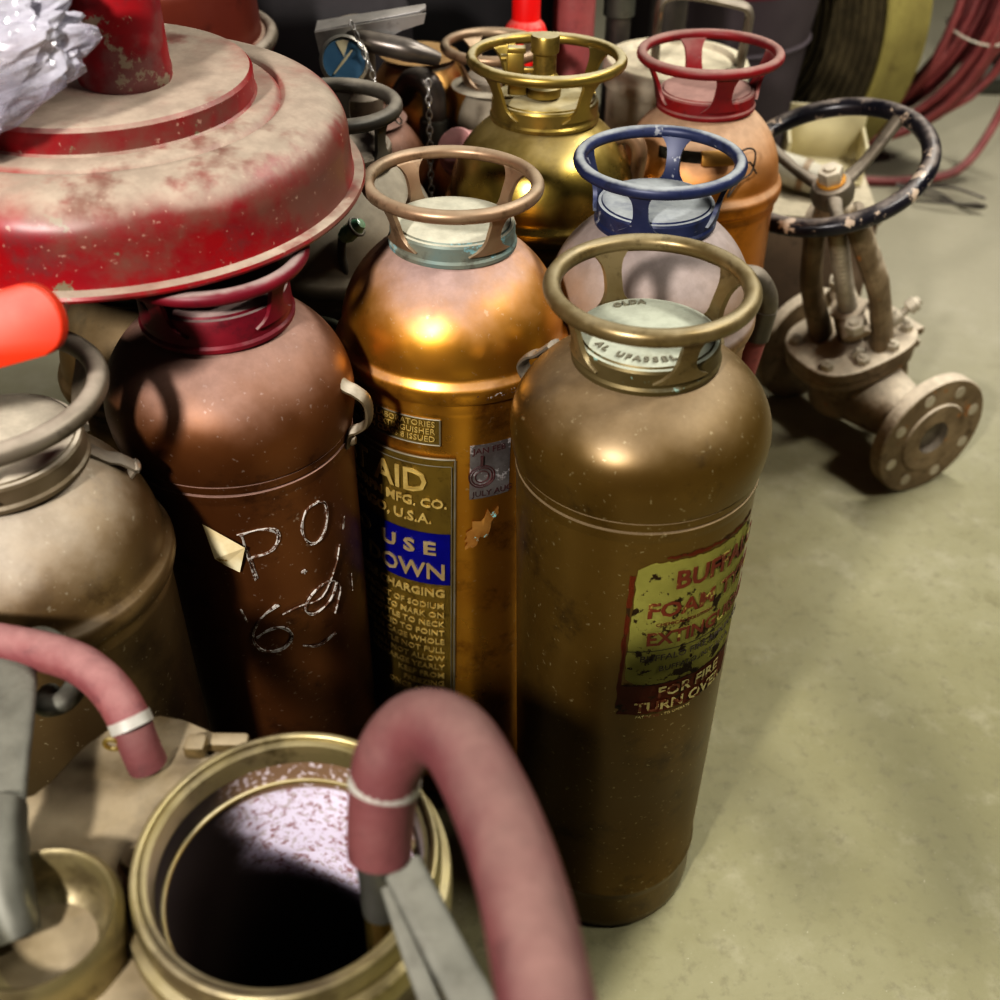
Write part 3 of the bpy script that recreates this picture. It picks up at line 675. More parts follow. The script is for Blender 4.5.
# K5 golden bottle with elbow pipe, K6 round copper tank with pink cap
K5 = thing('brass_tank', 'golden tank with a black elbow pipe, right below the silver squeeze lever', 'tank', (-.100, 1.305, 0))
pr, _ = body_profile(.062, .475, 'A')
MB().lathe(pr, 80).build('body', 'gold_fill', K5)
MB().lathe([(.04, .52), (.04, .54), (.03, .545), (0, .546)], 40).build('cap', 'pale_body', K5)
e = MB().tube([(-.02, -.045, .51), (-.006, -.062, .535), (.010, -.073, .540), (.020, -.076, .525), (.020, -.076, .49)], .0135, 16).build('elbow_pipe', 'dark_steel', K5)
MB().lathe([(.017, -.02), (.017, .012), (.0155, .015), (.012, .015)], 24, frame((.020, -.076, .485), (0, 0, 1))).build('pipe_coupling', 'dull_steel', e)
K6 = thing('copper_tank', 'round copper tank with pink screw cap, left of the polished brass extinguisher', 'tank', (-.030, 1.135, 0))
pr = [(0, .0), (.040, 0), (.045, .01), (.045, .43)] + arc(0, .46, .047, .06, -10, 80, 14) + [(0, .52)]
MB().lathe(pr, 64).build('body', 'copper_red', K6)
TC = frame((-.018, -.030, .513), (-.35, -.62, .68))
MB().lathe([(0, .012), (.018, .011), (.0205, .008), (.021, -.002), (.024, -.004), (.025, -.012), (.02, -.02)], 40, TC).build('screw_cap', 'pink_cap', K6)
K7x, _, _, _ = extinguisher('dusty tan extinguisher mostly hidden behind the polished brass one', (-.015, 1.240, 0),
    R=.040, zs=.47, kind='C', bodym='pale_body', capm='dust_metal', ringm='copper_ring', spin=30, ring_r=.052, capr=.030, tube=.0055, caph=.016)

# ------------------------------------------------------------------ bright red bottle cap, pipes, lidded pail behind
rb = thing('plastic_bottle', 'bottle with bright red ribbed cap, behind the polished brass extinguisher', 'bottle', (.022, 1.340, 0))
MB().lathe([(0, 0), (.035, 0), (.038, .01), (.038, .45), (.022, .49), (.021, .529)], 48).build('body', 'lid_cream', rb)
cap = MB(); n = 72; 
prof = [(.0215, .525), (.0275, .529), (.0275, .554), (.0255, .559), (.022, .571), (.0165, .577), (.0165, .650), (.013, .655), (0, .656)]
cap.lathe(prof, n)
for v_ in cap.bm.verts:
    if .551 < v_.co.z < .561:
        a = math.atan2(v_.co.y, v_.co.x); k_ = 1 + .055 * (1 if math.sin(a * 18) > 0 else -1); v_.co.x *= k_; v_.co.y *= k_
cap.build('cap', 'bright_red', rb)
pp = MB().lathe([(0, 0), (.026, 0), (.026, .60), (.0215, .74), (.018, .742), (.018, .70), (0, .70)], 40)
tag(pp.build('metal_pipe', 'pink_pipe', loc=(.082, 1.425, 0)), 'faded pink metal pipe standing upright behind the polished brass extinguisher', 'pipe')
gp_ = thing('metal_pipe', 'dark grey upright pipe with coupling, beside the faded pink pipe', 'pipe', (.142, 1.475, 0))
MB().lathe([(0, 0), (.016, 0), (.016, .70), (.013, .70), (.013, .66), (0, .66)], 40).build('pipe', 'dark_steel', gp_)
MB().lathe([(.017, .545), (.020, .547), (.020, .575), (.017, .577)], 40).build('coupling', 'dull_steel', gp_)
pail = thing('lidded_pail', 'cream dusty pail with closed lid, between the brass and red-wheeled extinguishers', 'pail', (.205, 1.365, 0))
MB().lathe([(0, 0), (.072, 0), (.076, .01), (.082, .50), (.085, .505), (.085, .512)], 80).build('body', 'lid_cream', pail)
MB().lathe([(.086, .498), (.088, .502), (.088, .522), (.084, .528), (.070, .530), (.066, .524), (.03, .528), (0, .529)], 80).build('lid', 'lid_cream', pail)
MB().tube([(-.030, -.03, .525), (-.031, -.03, .585), (-.026, -.03, .603), (.0, -.03, .607), (.058, -.028, .597), (.072, -.028, .590), (.074, -.028, .575), (.070, -.03, .525)], .0095, 12, 4, flat=(.55, 1.2)).build('bail_handle', 'dust_metal', pail)
wr = MB(); random.seed(2)
bmesh.ops.create_icosphere(wr.bm, subdivisions=4, radius=.035)
for v_ in wr.bm.verts:
    v_.co *= 1 + .5 * noise.noise(v_.co * 45); v_.co.z *= 1.3
tag(wr.build('rag', 'white_part', loc=(.215, 1.55, .625), smooth=False), 'crumpled off-white rag behind the dark grey pipe', 'rag')
tag(MB().lathe([(0, 0), (.025, 0), (.025, .585), (0, .585)], 40).build('steel_post', 'dark_steel', loc=(.215, 1.55, 0)), 'dark steel post under the crumpled rag', 'post')

# ------------------------------------------------------------------ large red disc on top of P
dc = Vector((-.281, .757, .6235))
DT = thing('red_disc', 'large round red painted metal cover, dusty on top, lying over the extinguishers', 'metal cover', dc, (RAD(1.0), RAD(1.2), 0))
Rd = .178
prof = [(Rd - .010, .004), (Rd - .004, 0), (Rd + .001, .001), (Rd + .002, .003), (Rd + .001, .005), (Rd - .006, .006), (Rd - .007, .010), (Rd - .0085, .030)] + \
       arc(Rd - .036, .032, .0275, .026, 0, 80, 16) + \
       [(.132, .0590), (.128, .0594), (.1265, .0585), (.124, .0565), (.1215, .0590), (.119, .0600), (.108, .0610), (.1065, .0625), (.1065, .0755), (.1045, .078), (.101, .0787), (.04, .0795), (0, .0795)]
MB().lathe(prof, 160).build('cover', 'red_disc', DT)
MB().lathe([(.02, .000), (Rd - .014, .002), (Rd - .014, .008), (.02, .008)], 120, closed=True).build('underside', 'dark_steel', DT)
tp = MB().lathe([(.0, .0), (.0285, .0), (.030, .003), (.0305, .008), (.0298, .014), (.0298, .30), (.026, .30), (.026, .25), (0, .25)], 64)
tag(tp.build('metal_pipe', 'red_pipe', loc=(-.250, .735, .7005)), 'chipped red pipe standing on the big red disc', 'pipe')
# crumpled plastic on the disc
pw = MB(); bmesh.ops.create_icosphere(pw.bm, subdivisions=5, radius=1.0)
for v_ in pw.bm.verts:
    p = v_.co.copy()
    k1 = noise.voronoi(p * 2.6 + Vector((3, 1, 7)))[0]; k2 = noise.voronoi(p * 6.0 + Vector((1, 9, 2)))[0]
    d_ = .92 + .30 * noise.noise(p * 1.5) + .30 * (k1[1] - k1[0]) - .16 * (k2[1] - k2[0])
    q = p * d_
    v_.co = Vector((q.x * .094, q.y * .040, q.z * .038))
o = pw.build('plastic_wrap', 'plastic', loc=(-.312, .634, .742), rot=(0, RAD(-20), RAD(15)), angle=9)
tag(o, 'crumpled clear plastic wrap heaped on the big red disc', 'plastic wrap')
# brown tin behind
bt = thing('brown_tank', 'glossy red-brown tank with pale lower flange, behind the big red disc', 'tank', (-.395, 1.200, 0))
MB().lathe([(0, 0), (.135, 0), (.135, .575), (.150, .583), (.150, .590), (.136, .594), (.134, .640)] + arc(.095, .645, .038, .035, 0, 85, 8) + [(0, .69)], 96).build('body', 'brown_tin', bt)
MB().torus(.146, .007, .590, 96, 12).build('flange', 'dust_metal', bt)
bb = MB(); bb.box(0, 0, .29, .20, .22, .58, None, .03, 4)
tag(bb.build('plastic_case', 'bakelite', loc=(-.235, 1.50, 0), rot=(0, 0, RAD(14))), 'black plastic case behind the gauge extinguisher', 'case')
bb = MB(); bb.box(0, 0, 0, .26, .030, .012, None, .002)
tag(bb.build('metal_bar', 'dust_metal', loc=(.005, 1.55, .640), rot=(RAD(20), RAD(14), RAD(-30))), 'pale metal bar slanting down behind the red capped bottle', 'bar')
bk = thing('added_cabinet', 'added black cabinet filling in the dark at the back, behind the tanks and pipes', 'cabinet', (-.30, 2.22, 0))  # added so the gaps between the tanks stay dark
MB().box(0, 0, .32, .90, .22, .64, None, .008).build('body', 'bakelite', bk)
for s in (-1, 1):
    dd = MB().box(s * .222, -.115, .33, .43, .012, .58, None, .004).build('added_door', 'bakelite', bk)
    MB().box(s * .03, -.126, .36, .012, .012, .09, None, .003).build('added_door_handle', 'dark_steel', dd)

# ------------------------------------------------------------------ orange lever in front of the disc
ol = MB()
pts = [(-.16, -.019), (.0, -.019)] + [(0 + .0 + .019 * sin(RAD(a)) * .8, -.019 * cos(RAD(a))) for a in range(15, 180, 15)] + [(0, .019), (-.16, .019)]
To = Matrix.Translation((-0.244, 0.504, 0.654)) @ Matrix.Rotation(RAD(-14), 4, 'Y') @ Matrix.Rotation(RAD(8), 4, 'Z') @ Matrix.Rotation(RAD(68), 4, 'X')
ol.prism(pts, -.005, .005, To, .0015)
tag(ol.build('orange_lever', 'orange_paint', angle=50), 'bright orange round-ended metal lever above the left extinguisher', 'lever')

# ------------------------------------------------------------------ foreground open brass tank with deck, valve cup and hoses
TK = thing('pump_tank', 'open-mouthed brass pump tank with cast deck, nearest the viewer', 'tank', (-.099, .300, 0))
zr = .483
ng = MB().lathe([(.0635, .30), (.0635, zr - .006), (.0650, zr - .001), (.0690, zr), (.0720, zr - .001), (.0735, zr - .005), (.0735, zr - .012), (.0775, zr - .014), (.0785, zr - .020), (.0785, zr - .028)], 128).build('neck', 'tank_rim', TK)
MB().torus(.0705, .0022, zr + .0004, 120, 10).build('rim_bead', 'tank_rim', ng)
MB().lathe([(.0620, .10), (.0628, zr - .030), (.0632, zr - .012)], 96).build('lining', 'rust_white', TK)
MB().torus(.0620, .0014, zr - .026, 96, 8).build('lining_ring', 'brass_cap', TK)
MB().lathe([(0, .10), (.0625, .10)], 64).build('tank_bottom', 'dark_steel', TK)
deck = [(.0785 * cos(RAD(a)), .0785 * sin(RAD(a))) for a in range(-75, 106, 8)] + [(-.050, .088), (-.085, .104), (-.112, .098), (-.127, .080), (-.140, .050), (-.185, .03), (-.185, -.12), (.0, -.12)]
def ring_plate(outer, r, z0, z1):
    """plate with the given outline and a round hole of radius r"""
    mb = MB(); n = 96; oc_ = []
    for i in range(n):
        a = 2 * PI * i / n; dx, dy = cos(a), sin(a); best = None
        for j in range(len(outer)):
            (x0, y0), (x1, y1) = outer[j], outer[(j + 1) % len(outer)]
            ex, ey = x1 - x0, y1 - y0; det = dx * (-ey) + ex * dy
            if abs(det) < 1e-12: continue
            t = (x0 * (-ey) + ex * y0) / det; u = (dx * y0 - dy * x0) / det
            if t > 0 and -1e-6 <= u <= 1 + 1e-6: best = t if best is None else max(best, t)
        oc_.append((dx * best, dy * best, dx, dy))
    T_ = [mb.bm.verts.new((x, y, z1 - .002)) for x, y, _, _ in oc_]
    T2 = [mb.bm.verts.new((x - dx * .003, y - dy * .003, z1)) for x, y, dx, dy in oc_]
    T3 = [mb.bm.verts.new((r * dx, r * dy, z1)) for _, _, dx, dy in oc_]
    B1 = [mb.bm.verts.new((x, y, z0)) for x, y, _, _ in oc_]
    B2 = [mb.bm.verts.new((r * dx, r * dy, z0)) for _, _, dx, dy in oc_]
    for R1, R2 in ((B1, T_), (T_, T2), (T2, T3), (T3, B2), (B2, B1)):
        for i in range(n): mb.bm.faces.new((R1[i], R1[(i + 1) % n], R2[(i + 1) % n], R2[i]))
    return mb
ring_plate(deck, .074, zr - .036, zr - .022).build('deck', 'tank_brass', TK, angle=40)
ring_plate([(x * .96 - .002, y * .96) for x, y in deck], .068, 0.0, zr - .037).build('body', 'near_brown', TK, angle=40)
for (x, y) in ((-.090, -.064), (-.078, .010)):
    MB().lathe([(0, .004), (.007, .0035), (.0085, 0), (.0085, -.002)], 24, frame((x, y, zr - .022), (0, 0, 1))).build('deck_plug', 'tank_brass', TK)
cup = MB().lathe([(.0, -.020), (.014, -.018), (.026, -.012), (.031, -.002), (.0325, .010), (.0345, .012), (.0375, .008), (.0385, -.004), (.0385, -.014)], 72, frame((-.107, -.036, zr - .008), (0, 0, 1))).build('valve_cup', 'tank_rim', TK)
for (x, y, r) in ((-.112, -.052, .0085), (-.096, -.040, .004), (-.098, -.014, .006)):
    MB().lathe([(0, .0012), (r, .001), (r, -.002)], 20, frame((x, y, zr - .0255), (0, 0, 1))).build('port_hole', 'ink', cup)
# swivel nozzle lying in the cup
nz = MB().tube([(-.172, .115, zr + .020), (-.158, .085, zr + .018), (-.143, .030, zr + .016), (-.137, .010, zr + .014)], [.011, .012, .011, .010], 16, 5, flat=(.45, 1.2)).build('strap_bar', 'dull_steel', TK)
nz2 = MB().tube([(-.137, .016, zr + .014), (-.134, -.004, zr + .010), (-.126, -.022, zr - .002), (-.118, -.036, zr - .014)], [.011, .0145, .0125, .0095], 16).build('elbow_spout', 'dull_steel', TK)
lk = MB().tube([(-.168, .126, zr + .01), (-.156, .128, zr + .012), (-.144, .122, zr + .008), (-.1345, .112, zr - .002), (-.133, .098, zr + .0), (-.136, .088, zr + .003), (-.144, .088, zr + .002), (-.148, .102, zr - .005)], .0055, 12, flat=(1, 1.2)).build('latch_hook', 'dull_steel', TK)
# edge clip near the hose end
cl_ = MB(); cl_.box(-.050, .080, zr - .018, .030, .010, .008, None, .003); cl_.box(-.062, .074, zr - .014, .012, .012, .010, None, .003)
cl_.build('edge_clip', 'tank_brass', TK)
# left hose: comes in from the left edge, ends on the deck
LH = thing('rubber_hose', 'pink rubber hose arching in from the left edge onto the deck', 'hose', (-.187, .362, .470))
def rel(ps, o): return [tuple(Vector(p) - Vector(o)) for p in ps]
lo = (-.187, .362, .470)
hp = [(-.48, .43, .47), (-.38, .425, .498), (-.31, .418, .505), (-.268, .412, .506), (-.232, .404, .504), (-.213, .394, .501), (-.200, .383, .495), (-.192, .374, .484)]
MB().tube(rel(hp, lo), .0110, 24, 8).build('hose', 'pink_hose', LH)
MB().tube(rel([(-.1945, .3775, .4885), (-.192, .374, .484)], lo), .0115, 24, 1).build('white_band', 'white_band', LH)
MB().tube(rel([(-.192, .374, .484), (-.189, .369, .475), (-.186, .366, .463)], lo), .0104, 24, 2).build('ferrule', 'pink_hose_dark', LH)
MB().tube([(-.0145 + .004 * cos(q), .004 , .010 + .004 * sin(q)) for q in [2 * PI * h / 12 for h in range(12)]], .0013, 8, 1, closed=True).build('clamp_ring', 'brass_cap', LH)
# right hose: leaves the tank mouth, arches and runs towards the viewer
lo = (-.050, .285, .45)
RH = thing('rubber_hose', 'blurred dark pink rubber hose arching out of the open brass tank', 'hose', lo)
hp = [(-.052, .285, .508), (-.0505, .293, .532), (-.046, .301, .556), (-.034, .303, .574), (-.018, .290, .585), (-.004, .262, .588), (.008, .225, .590), (.016, .185, .592), (.022, .140, .590), (.026, .08, .585)]
MB().tube(rel(hp, lo), [.0145, .0150, .0160] + [.0162] * 7, 28, 8).build('hose', 'pink_hose_dark', RH)
MB().tube(rel([(-.0495, .2965, .541), (-.0485, .299, .546)], lo), .0162, 24, 1).build('white_band', 'white_band', RH)
MB().tube(rel([(-.052, .285, .509), (-.052, .283, .494), (-.053, .280, .470)], lo), [.0118, .0105, .0090], 20, 3).build('ferrule', 'dull_steel', RH)
MB().tube(rel([(-.053, .280, .470), (-.054, .278, .440)], lo), [.0082, .0075], 20, 1).build('nozzle_tip', 'brass', RH)
br = MB()
br.tube(rel([(-.042, .281, .506), (-.024, .250, .500), (-.003, .215, .494), (.018, .175, .488)], lo), .0095, 12, 3, flat=(.3, 1))
br.tube(rel([(-.046, .272, .503), (-.033, .240, .497), (-.017, .205, .490), (-.003, .165, .484)], lo), .0050, 12, 3, flat=(.3, 1))
br.build('metal_strap', 'dull_steel', RH)

# ------------------------------------------------------------------ tube with black fitting behind A
tb = thing('nozzle_tube', 'red rubber tube with bent black end fitting, right behind the front extinguisher', 'tube', (.238, .950, 0))
MB().tube([(-.030, -.01, .430), (-.018, -.005, .450), (0, 0, .452), (.012, 0, .438), (.016, 0, .426), (.0155, 0, .418)], .0125, 20).build('end_fitting', 'dust_metal', tb)
MB().tube([(.0155, 0, .420), (.0125, 0, .388)], .0135, 20, 1).build('ferrule', 'dark_steel', tb)
MB().tube([(.0125, 0, .390), (.004, 0, .32), (-.006, 0, .22), (-.012, 0, .10), (-.014, 0, .0)], .0115, 20).build('tube', 'pink_pipe', tb)

# ------------------------------------------------------------------ gate valve
VO = Vector((.515, 1.335, 0))
VV = thing('gate_valve', 'rusty iron gate valve with black handwheel and bolted flanges, on the floor', 'valve', VO)
fR = Vector((.577, 1.210, .088)) - VO; fL = Vector((.454, 1.450, .088)) - VO
ax = (fR - fL).normalized(); mid = (fR + fL) / 2
def flange(pos, axis, name):
    T = frame(pos, axis)
    m = MB().lathe([(.024, .007), (.031, .007), (.050, .0075), (.052, .0045), (.086, .004), (.088, .002), (.088, -.014), (.086, -.016), (.044, -.017), (.040, -.024)], 80, T)
    fo = m.build(name, 'valve_iron', VV)
    MB().lathe([(0, -.004), (.0245, -.004), (.026, .007)], 40, T).build('bore', 'dust_metal', fo)
    for i in range(8):
        a = RAD(22 + 45 * i); Tb = frame(T @ Vector((.069 * cos(a), .069 * sin(a), .0040)), axis)
        MB().lathe([(0, .0008), (.0085, .0008), (.0092, -.002)], 20, Tb).build('bolt_hole', 'valve_bolt', fo)
    return fo
flange(fR, ax, 'flange'); flange(fL, -ax, 'flange')
lean = Vector((-.10, .02, 1)).normalized()
body = MB()
body.tube([fL + ax * .014, fL.lerp(mid, .35), mid, fR.lerp(mid, .35), fR - ax * .014], [.040, .038, .055, .038, .040], 32, 6)
side = Vector((ax.y, -ax.x, 0))
up0 = mid + Vector((0, 0, .0))
TBn = frame(mid + Vector((-.034, -.005, .075)), (-.14, -.14, .97))
body.lathe([(.050, -.10), (.050, -.05), (.046, -.02), (.058, -.012)], 40, TBn)
body.build('valve_body', 'valve_iron', VV)
# bonnet: two oval bolted plates
def oval(a, b, n=40, p=2.8):
    r = []
    for i in range(n):
        t = 2 * PI * i / n; c, s = cos(t), sin(t)
        r.append((a * (abs(c) ** (2 / p)) * (1 if c >= 0 else -1), b * (abs(s) ** (2 / p)) * (1 if s >= 0 else -1)))
    return r
axl = TBn.to_3x3().inverted() @ ax; ra = math.atan2(axl.y, axl.x)
TB2 = TBn @ Matrix.Rotation(ra + PI / 2, 4, 'Z')
bn = MB().prism(oval(.088, .068), -.006, .010, TB2, .002).build('bonnet_plate', 'valve_iron', VV, angle=50)
MB().prism(oval(.086, .066), -.022, -.0085, TB2, .002).build('bonnet_plate', 'valve_iron', VV, angle=50)
def hexbolt(T, r=.009, h=.010, parent=VV, m='valve_bolt', stud=True):
    mb = MB().prism([(r * cos(RAD(60 * i)), r * sin(RAD(60 * i))) for i in range(6)], 0, h, T, .001)
    if stud: mb.lathe([(0, h + .0035), (r * .45, h + .003), (r * .5, h - .001)], 16, T)
    return mb.build('bolt', m, parent, angle=25)
for (x, y) in ((-.068, -.034), (-.068, .034), (-.024, -.052), (.026, -.052), (.068, -.032), (.068, .034), (.0, .054)):
    hexbolt(TB2 @ Matrix.Translation((x, y, .010)) @ Matrix.Rotation(random.uniform(0, 1), 4, 'Z'))
# yoke
WC = Vector((0.375, 1.234, 0.451)) - VO        # wheel centre
wn = Vector((-.31, -.20, .93)).normalized()
base_c = TBn @ Vector((0, 0, .010)); hub = WC - wn * .062; HC = WC - wn * .032
dirv = (hub - base_c).normalized(); sx = Vector((.93, -.36, 0)); sx = (sx - dirv * sx.dot(dirv)).normalized()
yk = MB()
for s in (-1, 1):
    pts = [base_c + sx * s * .040 + dirv * .000, base_c + sx * s * .042 + dirv * .04, base_c + sx * s * .043 + dirv * .09, base_c + sx * s * .040 + dirv * .13, hub + sx * s * .022 - dirv * .012]
    yk.tube(pts, [.021, .0185, .0175, .0185, .017], 14, 5, flat=(.75, 1.3, tuple(sx)))
yk.lathe([(.0, -.030), (.022, -.028), (.026, -.012), (.022, .004), (.016, .012), (0, .012)], 32, frame(hub, dirv))
yk.build('yoke', 'valve_iron', VV)
MB().lathe([(.010, .0)] + [(.0110 + .0014 * (i % 2), .004 * i) for i in range(int((hub - base_c).length / .004))], 24, frame(base_c, dirv)).build('stem', 'valve_bolt', VV)
gl_c = base_c + dirv * .055; dn = dirv
sy = sx.cross(dn); fw = -sy if sy.y > 0 else sy
fw = (fw + sx * .5).normalized(); Tg = frame(gl_c, dn)
gb_ = MB(); 
gb_.lathe([(.012, -.05), (.019, -.048), (.020, -.004), (.022, 0), (.022, .008), (.013, .009)], 28, Tg)
gb_.tube([gl_c - fw * .04, gl_c, gl_c + fw * .046], .017, 12, 3, flat=(.45, 1.1, tuple(dn)))
gb_.build('packing_gland', 'valve_iron', VV)
for s in (-1, 1): hexbolt(frame(gl_c + fw * s * .040 + dn * .006, dn), .0130, .016)
hexbolt(frame(base_c + fw * .040 + dn * .012, (fw + dn * .4)), .010, .010)
# small side fitting on the right
fs = base_c + Vector((.036, -.005, .012)); fd = Vector((.62, .10, .62)).normalized()
ft = MB()
ft.lathe([(.005, -.02), (.006, .0), (.006, .008), (.0095, .010), (.0095, .032), (.006, .034), (.0050, .044), (.0105, .046), (.0105, .058), (.007, .060), (.006, .064), (0, .064)], 24, frame(fs, fd))
ft.lathe([(0, -.012), (.009, -.012), (.010, 0), (.009, .010), (0, .012)], 20, frame(fs - fd * .018, (0.2, -.6, .7)))
ft.build('side_fitting', 'valve_bolt', VV, angle=30)
# rear lug pair to the right of the bonnet
lg = MB()
Tl = Matrix.Translation(base_c + Vector((.078, .024, -.012))) @ Matrix.Rotation(RAD(30), 4, 'Z')
lg.box(0, 0, .010, .050, .034, .012, Tl, .003); lg.box(.002, .002, -.012, .050, .034, .012, Tl, .003)
lg.tube([Tl @ Vector((.0, .0, -.014)), Tl @ Vector((.008, 0, -.04)), Tl @ Vector((.012, 0, -.07)), Tl @ Vector((.0, 0, -.095))], [.018, .013, .016, .022], 16)
lg.build('bypass_lug', 'valve_iron', VV)
hexbolt(Tl @ Matrix.Translation((-.002, -.004, .016)), .009, .010)
# handwheel
TW = frame(WC, wn)
wh = MB().torus(.1095, .0105, 0, 120, 18, TW).build('handwheel', 'wheel_black', VV)
MB().lathe([(.011, -.018), (.024, -.016), (.026, -.004), (.022, .006), (.012, .008)], 40, frame(HC, wn)).build('wheel_hub', 'dust_metal', wh)
MB().lathe([(.012, .007), (.0165, .008), (.0165, .0105), (.012, .011)], 32, frame(HC, wn)).build('washer', 'rust_orange', wh)
hexbolt(frame(HC, wn) @ Matrix.Translation((0, 0, .010)), .0145, .016, wh, 'valve_bolt')
for a in (30, 128, 262):
    d_ = Vector((cos(RAD(a)), sin(RAD(a)), 0)); Tq = TW.to_3x3()
    # angle measured in world azimuth, projected into the wheel plane
    wv = Vector((cos(RAD(a)), sin(RAD(a)), 0)); wv = (wv - wn * wv.dot(wn)).normalized()
    MB().tube([HC + wv * .018 - wn * .004, HC + wv * .055 + wn * .006, WC + wv * .104], [.0095, .0070, .0085], 12, 4, flat=(.8, 1.1)).build('wheel_spoke', 'dust_metal', wh)

# ------------------------------------------------------------------ cardboard box and the parts on it
bx = thing('cardboard_box', 'dusty brown cardboard box with stamped letters, behind the gate valve', 'box', (.425, 1.64, 0), (0, 0, RAD(-6)))
b_ = MB(); b_.box(0, 0, .125, .275, .22, .25, None, .003)
b_.build('box_body', 'cardboard', bx)
MB().box(0, -.0, .252, .28, .225, .006, None, .001).build('box_flap', 'cardboard', bx)
text_mesh('Fibre', .050, lambda x, y, z: (x - .105, -.1112 - z, .125 + y), 'ink', 'lettering', bx, extrude=.0003)
text_mesh('HOSE', .030, lambda x, y, z: (x - .10, -.1112 - z, .195 + y), 'ink', 'lettering', bx, extrude=.0003)
wp = thing('white_fitting', 'white tubular pipe fitting with brown band on the cardboard box', 'fitting', (.462, 1.60, .2725))
MB().tube([(-.06, .05, .018), (-.02, .02, .012), (.03, -.01, .004)], [.020, .024, .022], 24, 5).build('pipe', 'white_part', wp)
MB().tube([(-.012, .012, .0115), (-.004, .008, .010)], .0252, 24, 1).build('band', 'copper_ring', wp)
tr = thing('cream_scoop', 'cream open-ended scoop box leaning behind the valve handwheel', 'scoop', (.500, 1.69, .257), (0, 0, RAD(-10)))
s_ = MB(); s_.box(0, .045, .045, .12, .006, .09, None, .002); s_.box(.058, 0, .030, .006, .09, .06, None, .002); s_.box(-.058, 0, .030, .006, .09, .06, None, .002); s_.box(0, 0, .004, .12, .095, .006, None, .001)
s_.build('tray', 'cream', tr)

# ------------------------------------------------------------------ dark drum, hose coils
dr = thing('steel_drum', 'dark purple-grey tapered steel drum at the back, left of the hose coils', 'drum', (.350, 2.000, 0))
MB().lathe([(0, 0), (.135, 0), (.140, .008), (.150, .15), (.155, .155), (.151, .16), (.170, .38), (.175, .385), (.171, .39), (.180, .475)], 96).build('body', 'drum_paint', dr)
MB().lathe([(.180, .475), (.192, .60), (.188, .606), (0, .606)], 96).build('top_band', 'dark_red', dr)

axc = Vector((-.80, -.60, .0)).normalized()
oc = thing('hose_coil', 'flat rolled olive fire hose with yellow outer wrap, standing on edge', 'hose coil', (.500, 2.320, 0))
TOc = frame((0, 0, .352), axc)
prf = [(.03, 0)]
r = .05
while r < .33:
    prf += [(r, .052), (r + .004, .060), (r + .012, .060), (r + .0155, .052)]; r += .017
MB().lathe([(.03, -.055)] + prf + [(.338, .050), (.338, -.055)], 120, TOc).build('rolled_hose', 'olive_hose', oc)
MB().lathe([(.340, .056), (.346, .060), (.351, .056), (.352, -.058), (.346, -.062), (.340, -.058)], 120, TOc, closed=True).build('outer_wrap', 'yellow_hose', oc)

pc = thing('hose_coil', 'loose coil of thin pinkish red rubber hose at the far right', 'hose coil', (.705, 2.500, 0))
random.seed(21); pts = []
axp = Vector((-.74, -.67, .04)).normalized(); TP = frame((0, 0, .400), axp)
loops = 26
for i in range(loops * 20):
    a = 2 * PI * i / 20 + PI / 2; L = i / 20
    R_ = .335 + .040 * math.sin(L * 2.1) + .012 * math.sin(a * 2 + L) ; zz = -.07 + .12 * ((L * .37) % 1) + .012 * math.sin(a * 3 + L * 2)
    pts.append(TP @ Vector((R_ * cos(a), R_ * sin(a) , zz)))
for p in pts: p.z = max(p.z, .012)
MB().tube(pts, .0088, 10, 2).build('hose', 'pink_pipe', pc)
MB().tube([Vector((.33, -.16, .34)), Vector((.34, -.19, .22)), Vector((.31, -.21, .10)), Vector((.25, -.24, .03)), Vector((.14, -.25, .012)), Vector((.06, -.25, .011))], .0088, 12).build('hose_tail', 'pink_pipe', pc)
for (a, rr) in ((-60, .33), (-15, .33), (30, .33)):
    Tt = frame(TP @ Vector((rr * cos(RAD(a)), rr * sin(RAD(a)), 0)), TP.to_3x3() @ Vector((-sin(RAD(a)), cos(RAD(a)), 0)))
    MB().torus(.058, .0025, 0, 28, 8, Tt).build('hose_tie', 'white_part', pc)
wf = MB(); random.seed(9)
wf.tube([(.90 + .07 * cos(t * 1.3) + .02 * cos(t * 3), 2.16 + .05 * sin(t * 1.1), .005 + .008 * (1 + sin(t * 2))) for t in [i * .7 for i in range(16)]], .0028, 6, 4)
tag(wf.build('loose_wire', 'wire'), 'thin dark wire curled on the floor below the hose coils', 'wire')
rk = thing('steel_bracket', 'dark steel frame stand at the far right corner', 'stand', (1.28, 2.95, 0))
MB().box(0, 0, .30, .03, .03, .60, None, .003).build('upright', 'dark_steel', rk)
MB().box(.14, 0, .30, .26, .03, .03, None, .003).build('crossbar', 'dark_steel', rk)
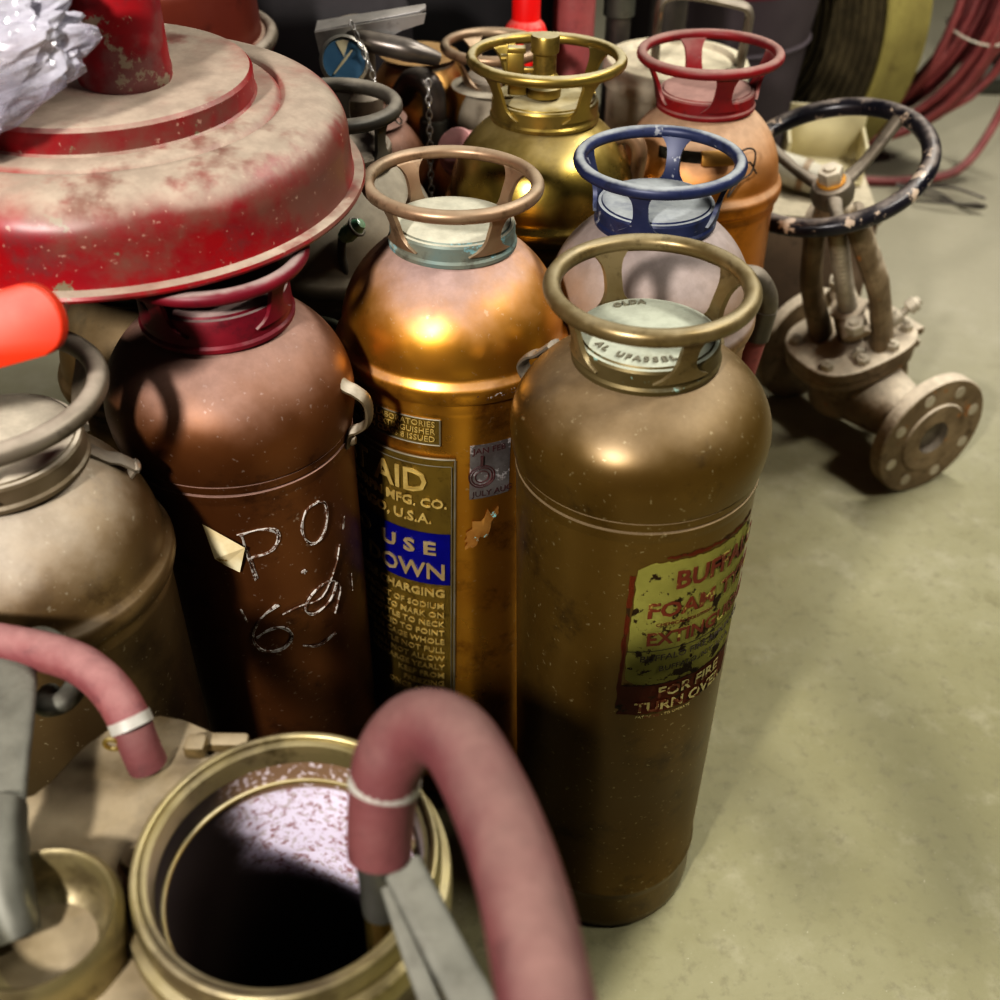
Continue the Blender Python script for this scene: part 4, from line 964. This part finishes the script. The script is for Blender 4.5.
MB().box(.10, -.04, .02, .36, .16, .04, None, .004).build('foot', 'dull_steel', rk)

# ------------------------------------------------------------------ camera
TH, ROLL, H = RAD(39), RAD(-.84), .945
cd = bpy.data.cameras.new('camera'); cam = bpy.data.objects.new('camera', cd); COL.objects.link(cam)
cd.sensor_width = 36; cd.lens = 36 * 1.1; cd.clip_start = .01; cd.clip_end = 30
fwd = Vector((0, cos(TH), -sin(TH))); d0 = Vector((0, -sin(TH), -cos(TH)))
c_, s_ = cos(ROLL), sin(ROLL)
Rv = Vector((c_, s_ * d0.y, s_ * d0.z)); Dv = Vector((-s_, c_ * d0.y, c_ * d0.z))
mw = Matrix.Identity(4)
for i in range(3):
    mw[i][0] = Rv[i]; mw[i][1] = -Dv[i]; mw[i][2] = -fwd[i]
mw[0][3], mw[1][3], mw[2][3] = 0, 0, H
cam.matrix_world = mw
cd.dof.use_dof = True; cd.dof.focus_distance = .82; cd.dof.aperture_fstop = 6.0
SC.camera = cam

# ------------------------------------------------------------------ light
def area(name, loc, target, sx, sy, power, col, spread=180):
    l = bpy.data.lights.new(name, 'AREA'); l.shape = 'RECTANGLE'; l.size = sx; l.size_y = sy; l.energy = power; l.color = col; l.spread = RAD(spread)
    o = bpy.data.objects.new(name, l); COL.objects.link(o); o.location = loc
    o.rotation_euler = (Vector(target) - Vector(loc)).to_track_quat('-Z', 'Y').to_euler()
    return o
area('key_lamp', (-.58, -.60, 1.42), (.0, .75, .4), .11, .11, 28, (1, .95, .90))
area('ceiling_tube', (1.3, 1.9, 2.5), (.6, 1.4, 0), 1.5, .20, 44, (1, .97, .90))
area('ceiling_tube', (1.25, .35, 2.2), (.5, 1.2, 0), .7, .12, 19, (1, .97, .90))
W = bpy.data.worlds.new('world'); SC.world = W; W.use_nodes = True
W.node_tree.nodes['Background'].inputs[0].default_value = (.9, .92, 1, 1); W.node_tree.nodes['Background'].inputs[1].default_value = .015
SC.view_settings.view_transform = 'Standard'
SC.view_settings.look = 'High Contrast'
SC.view_settings.exposure = .15
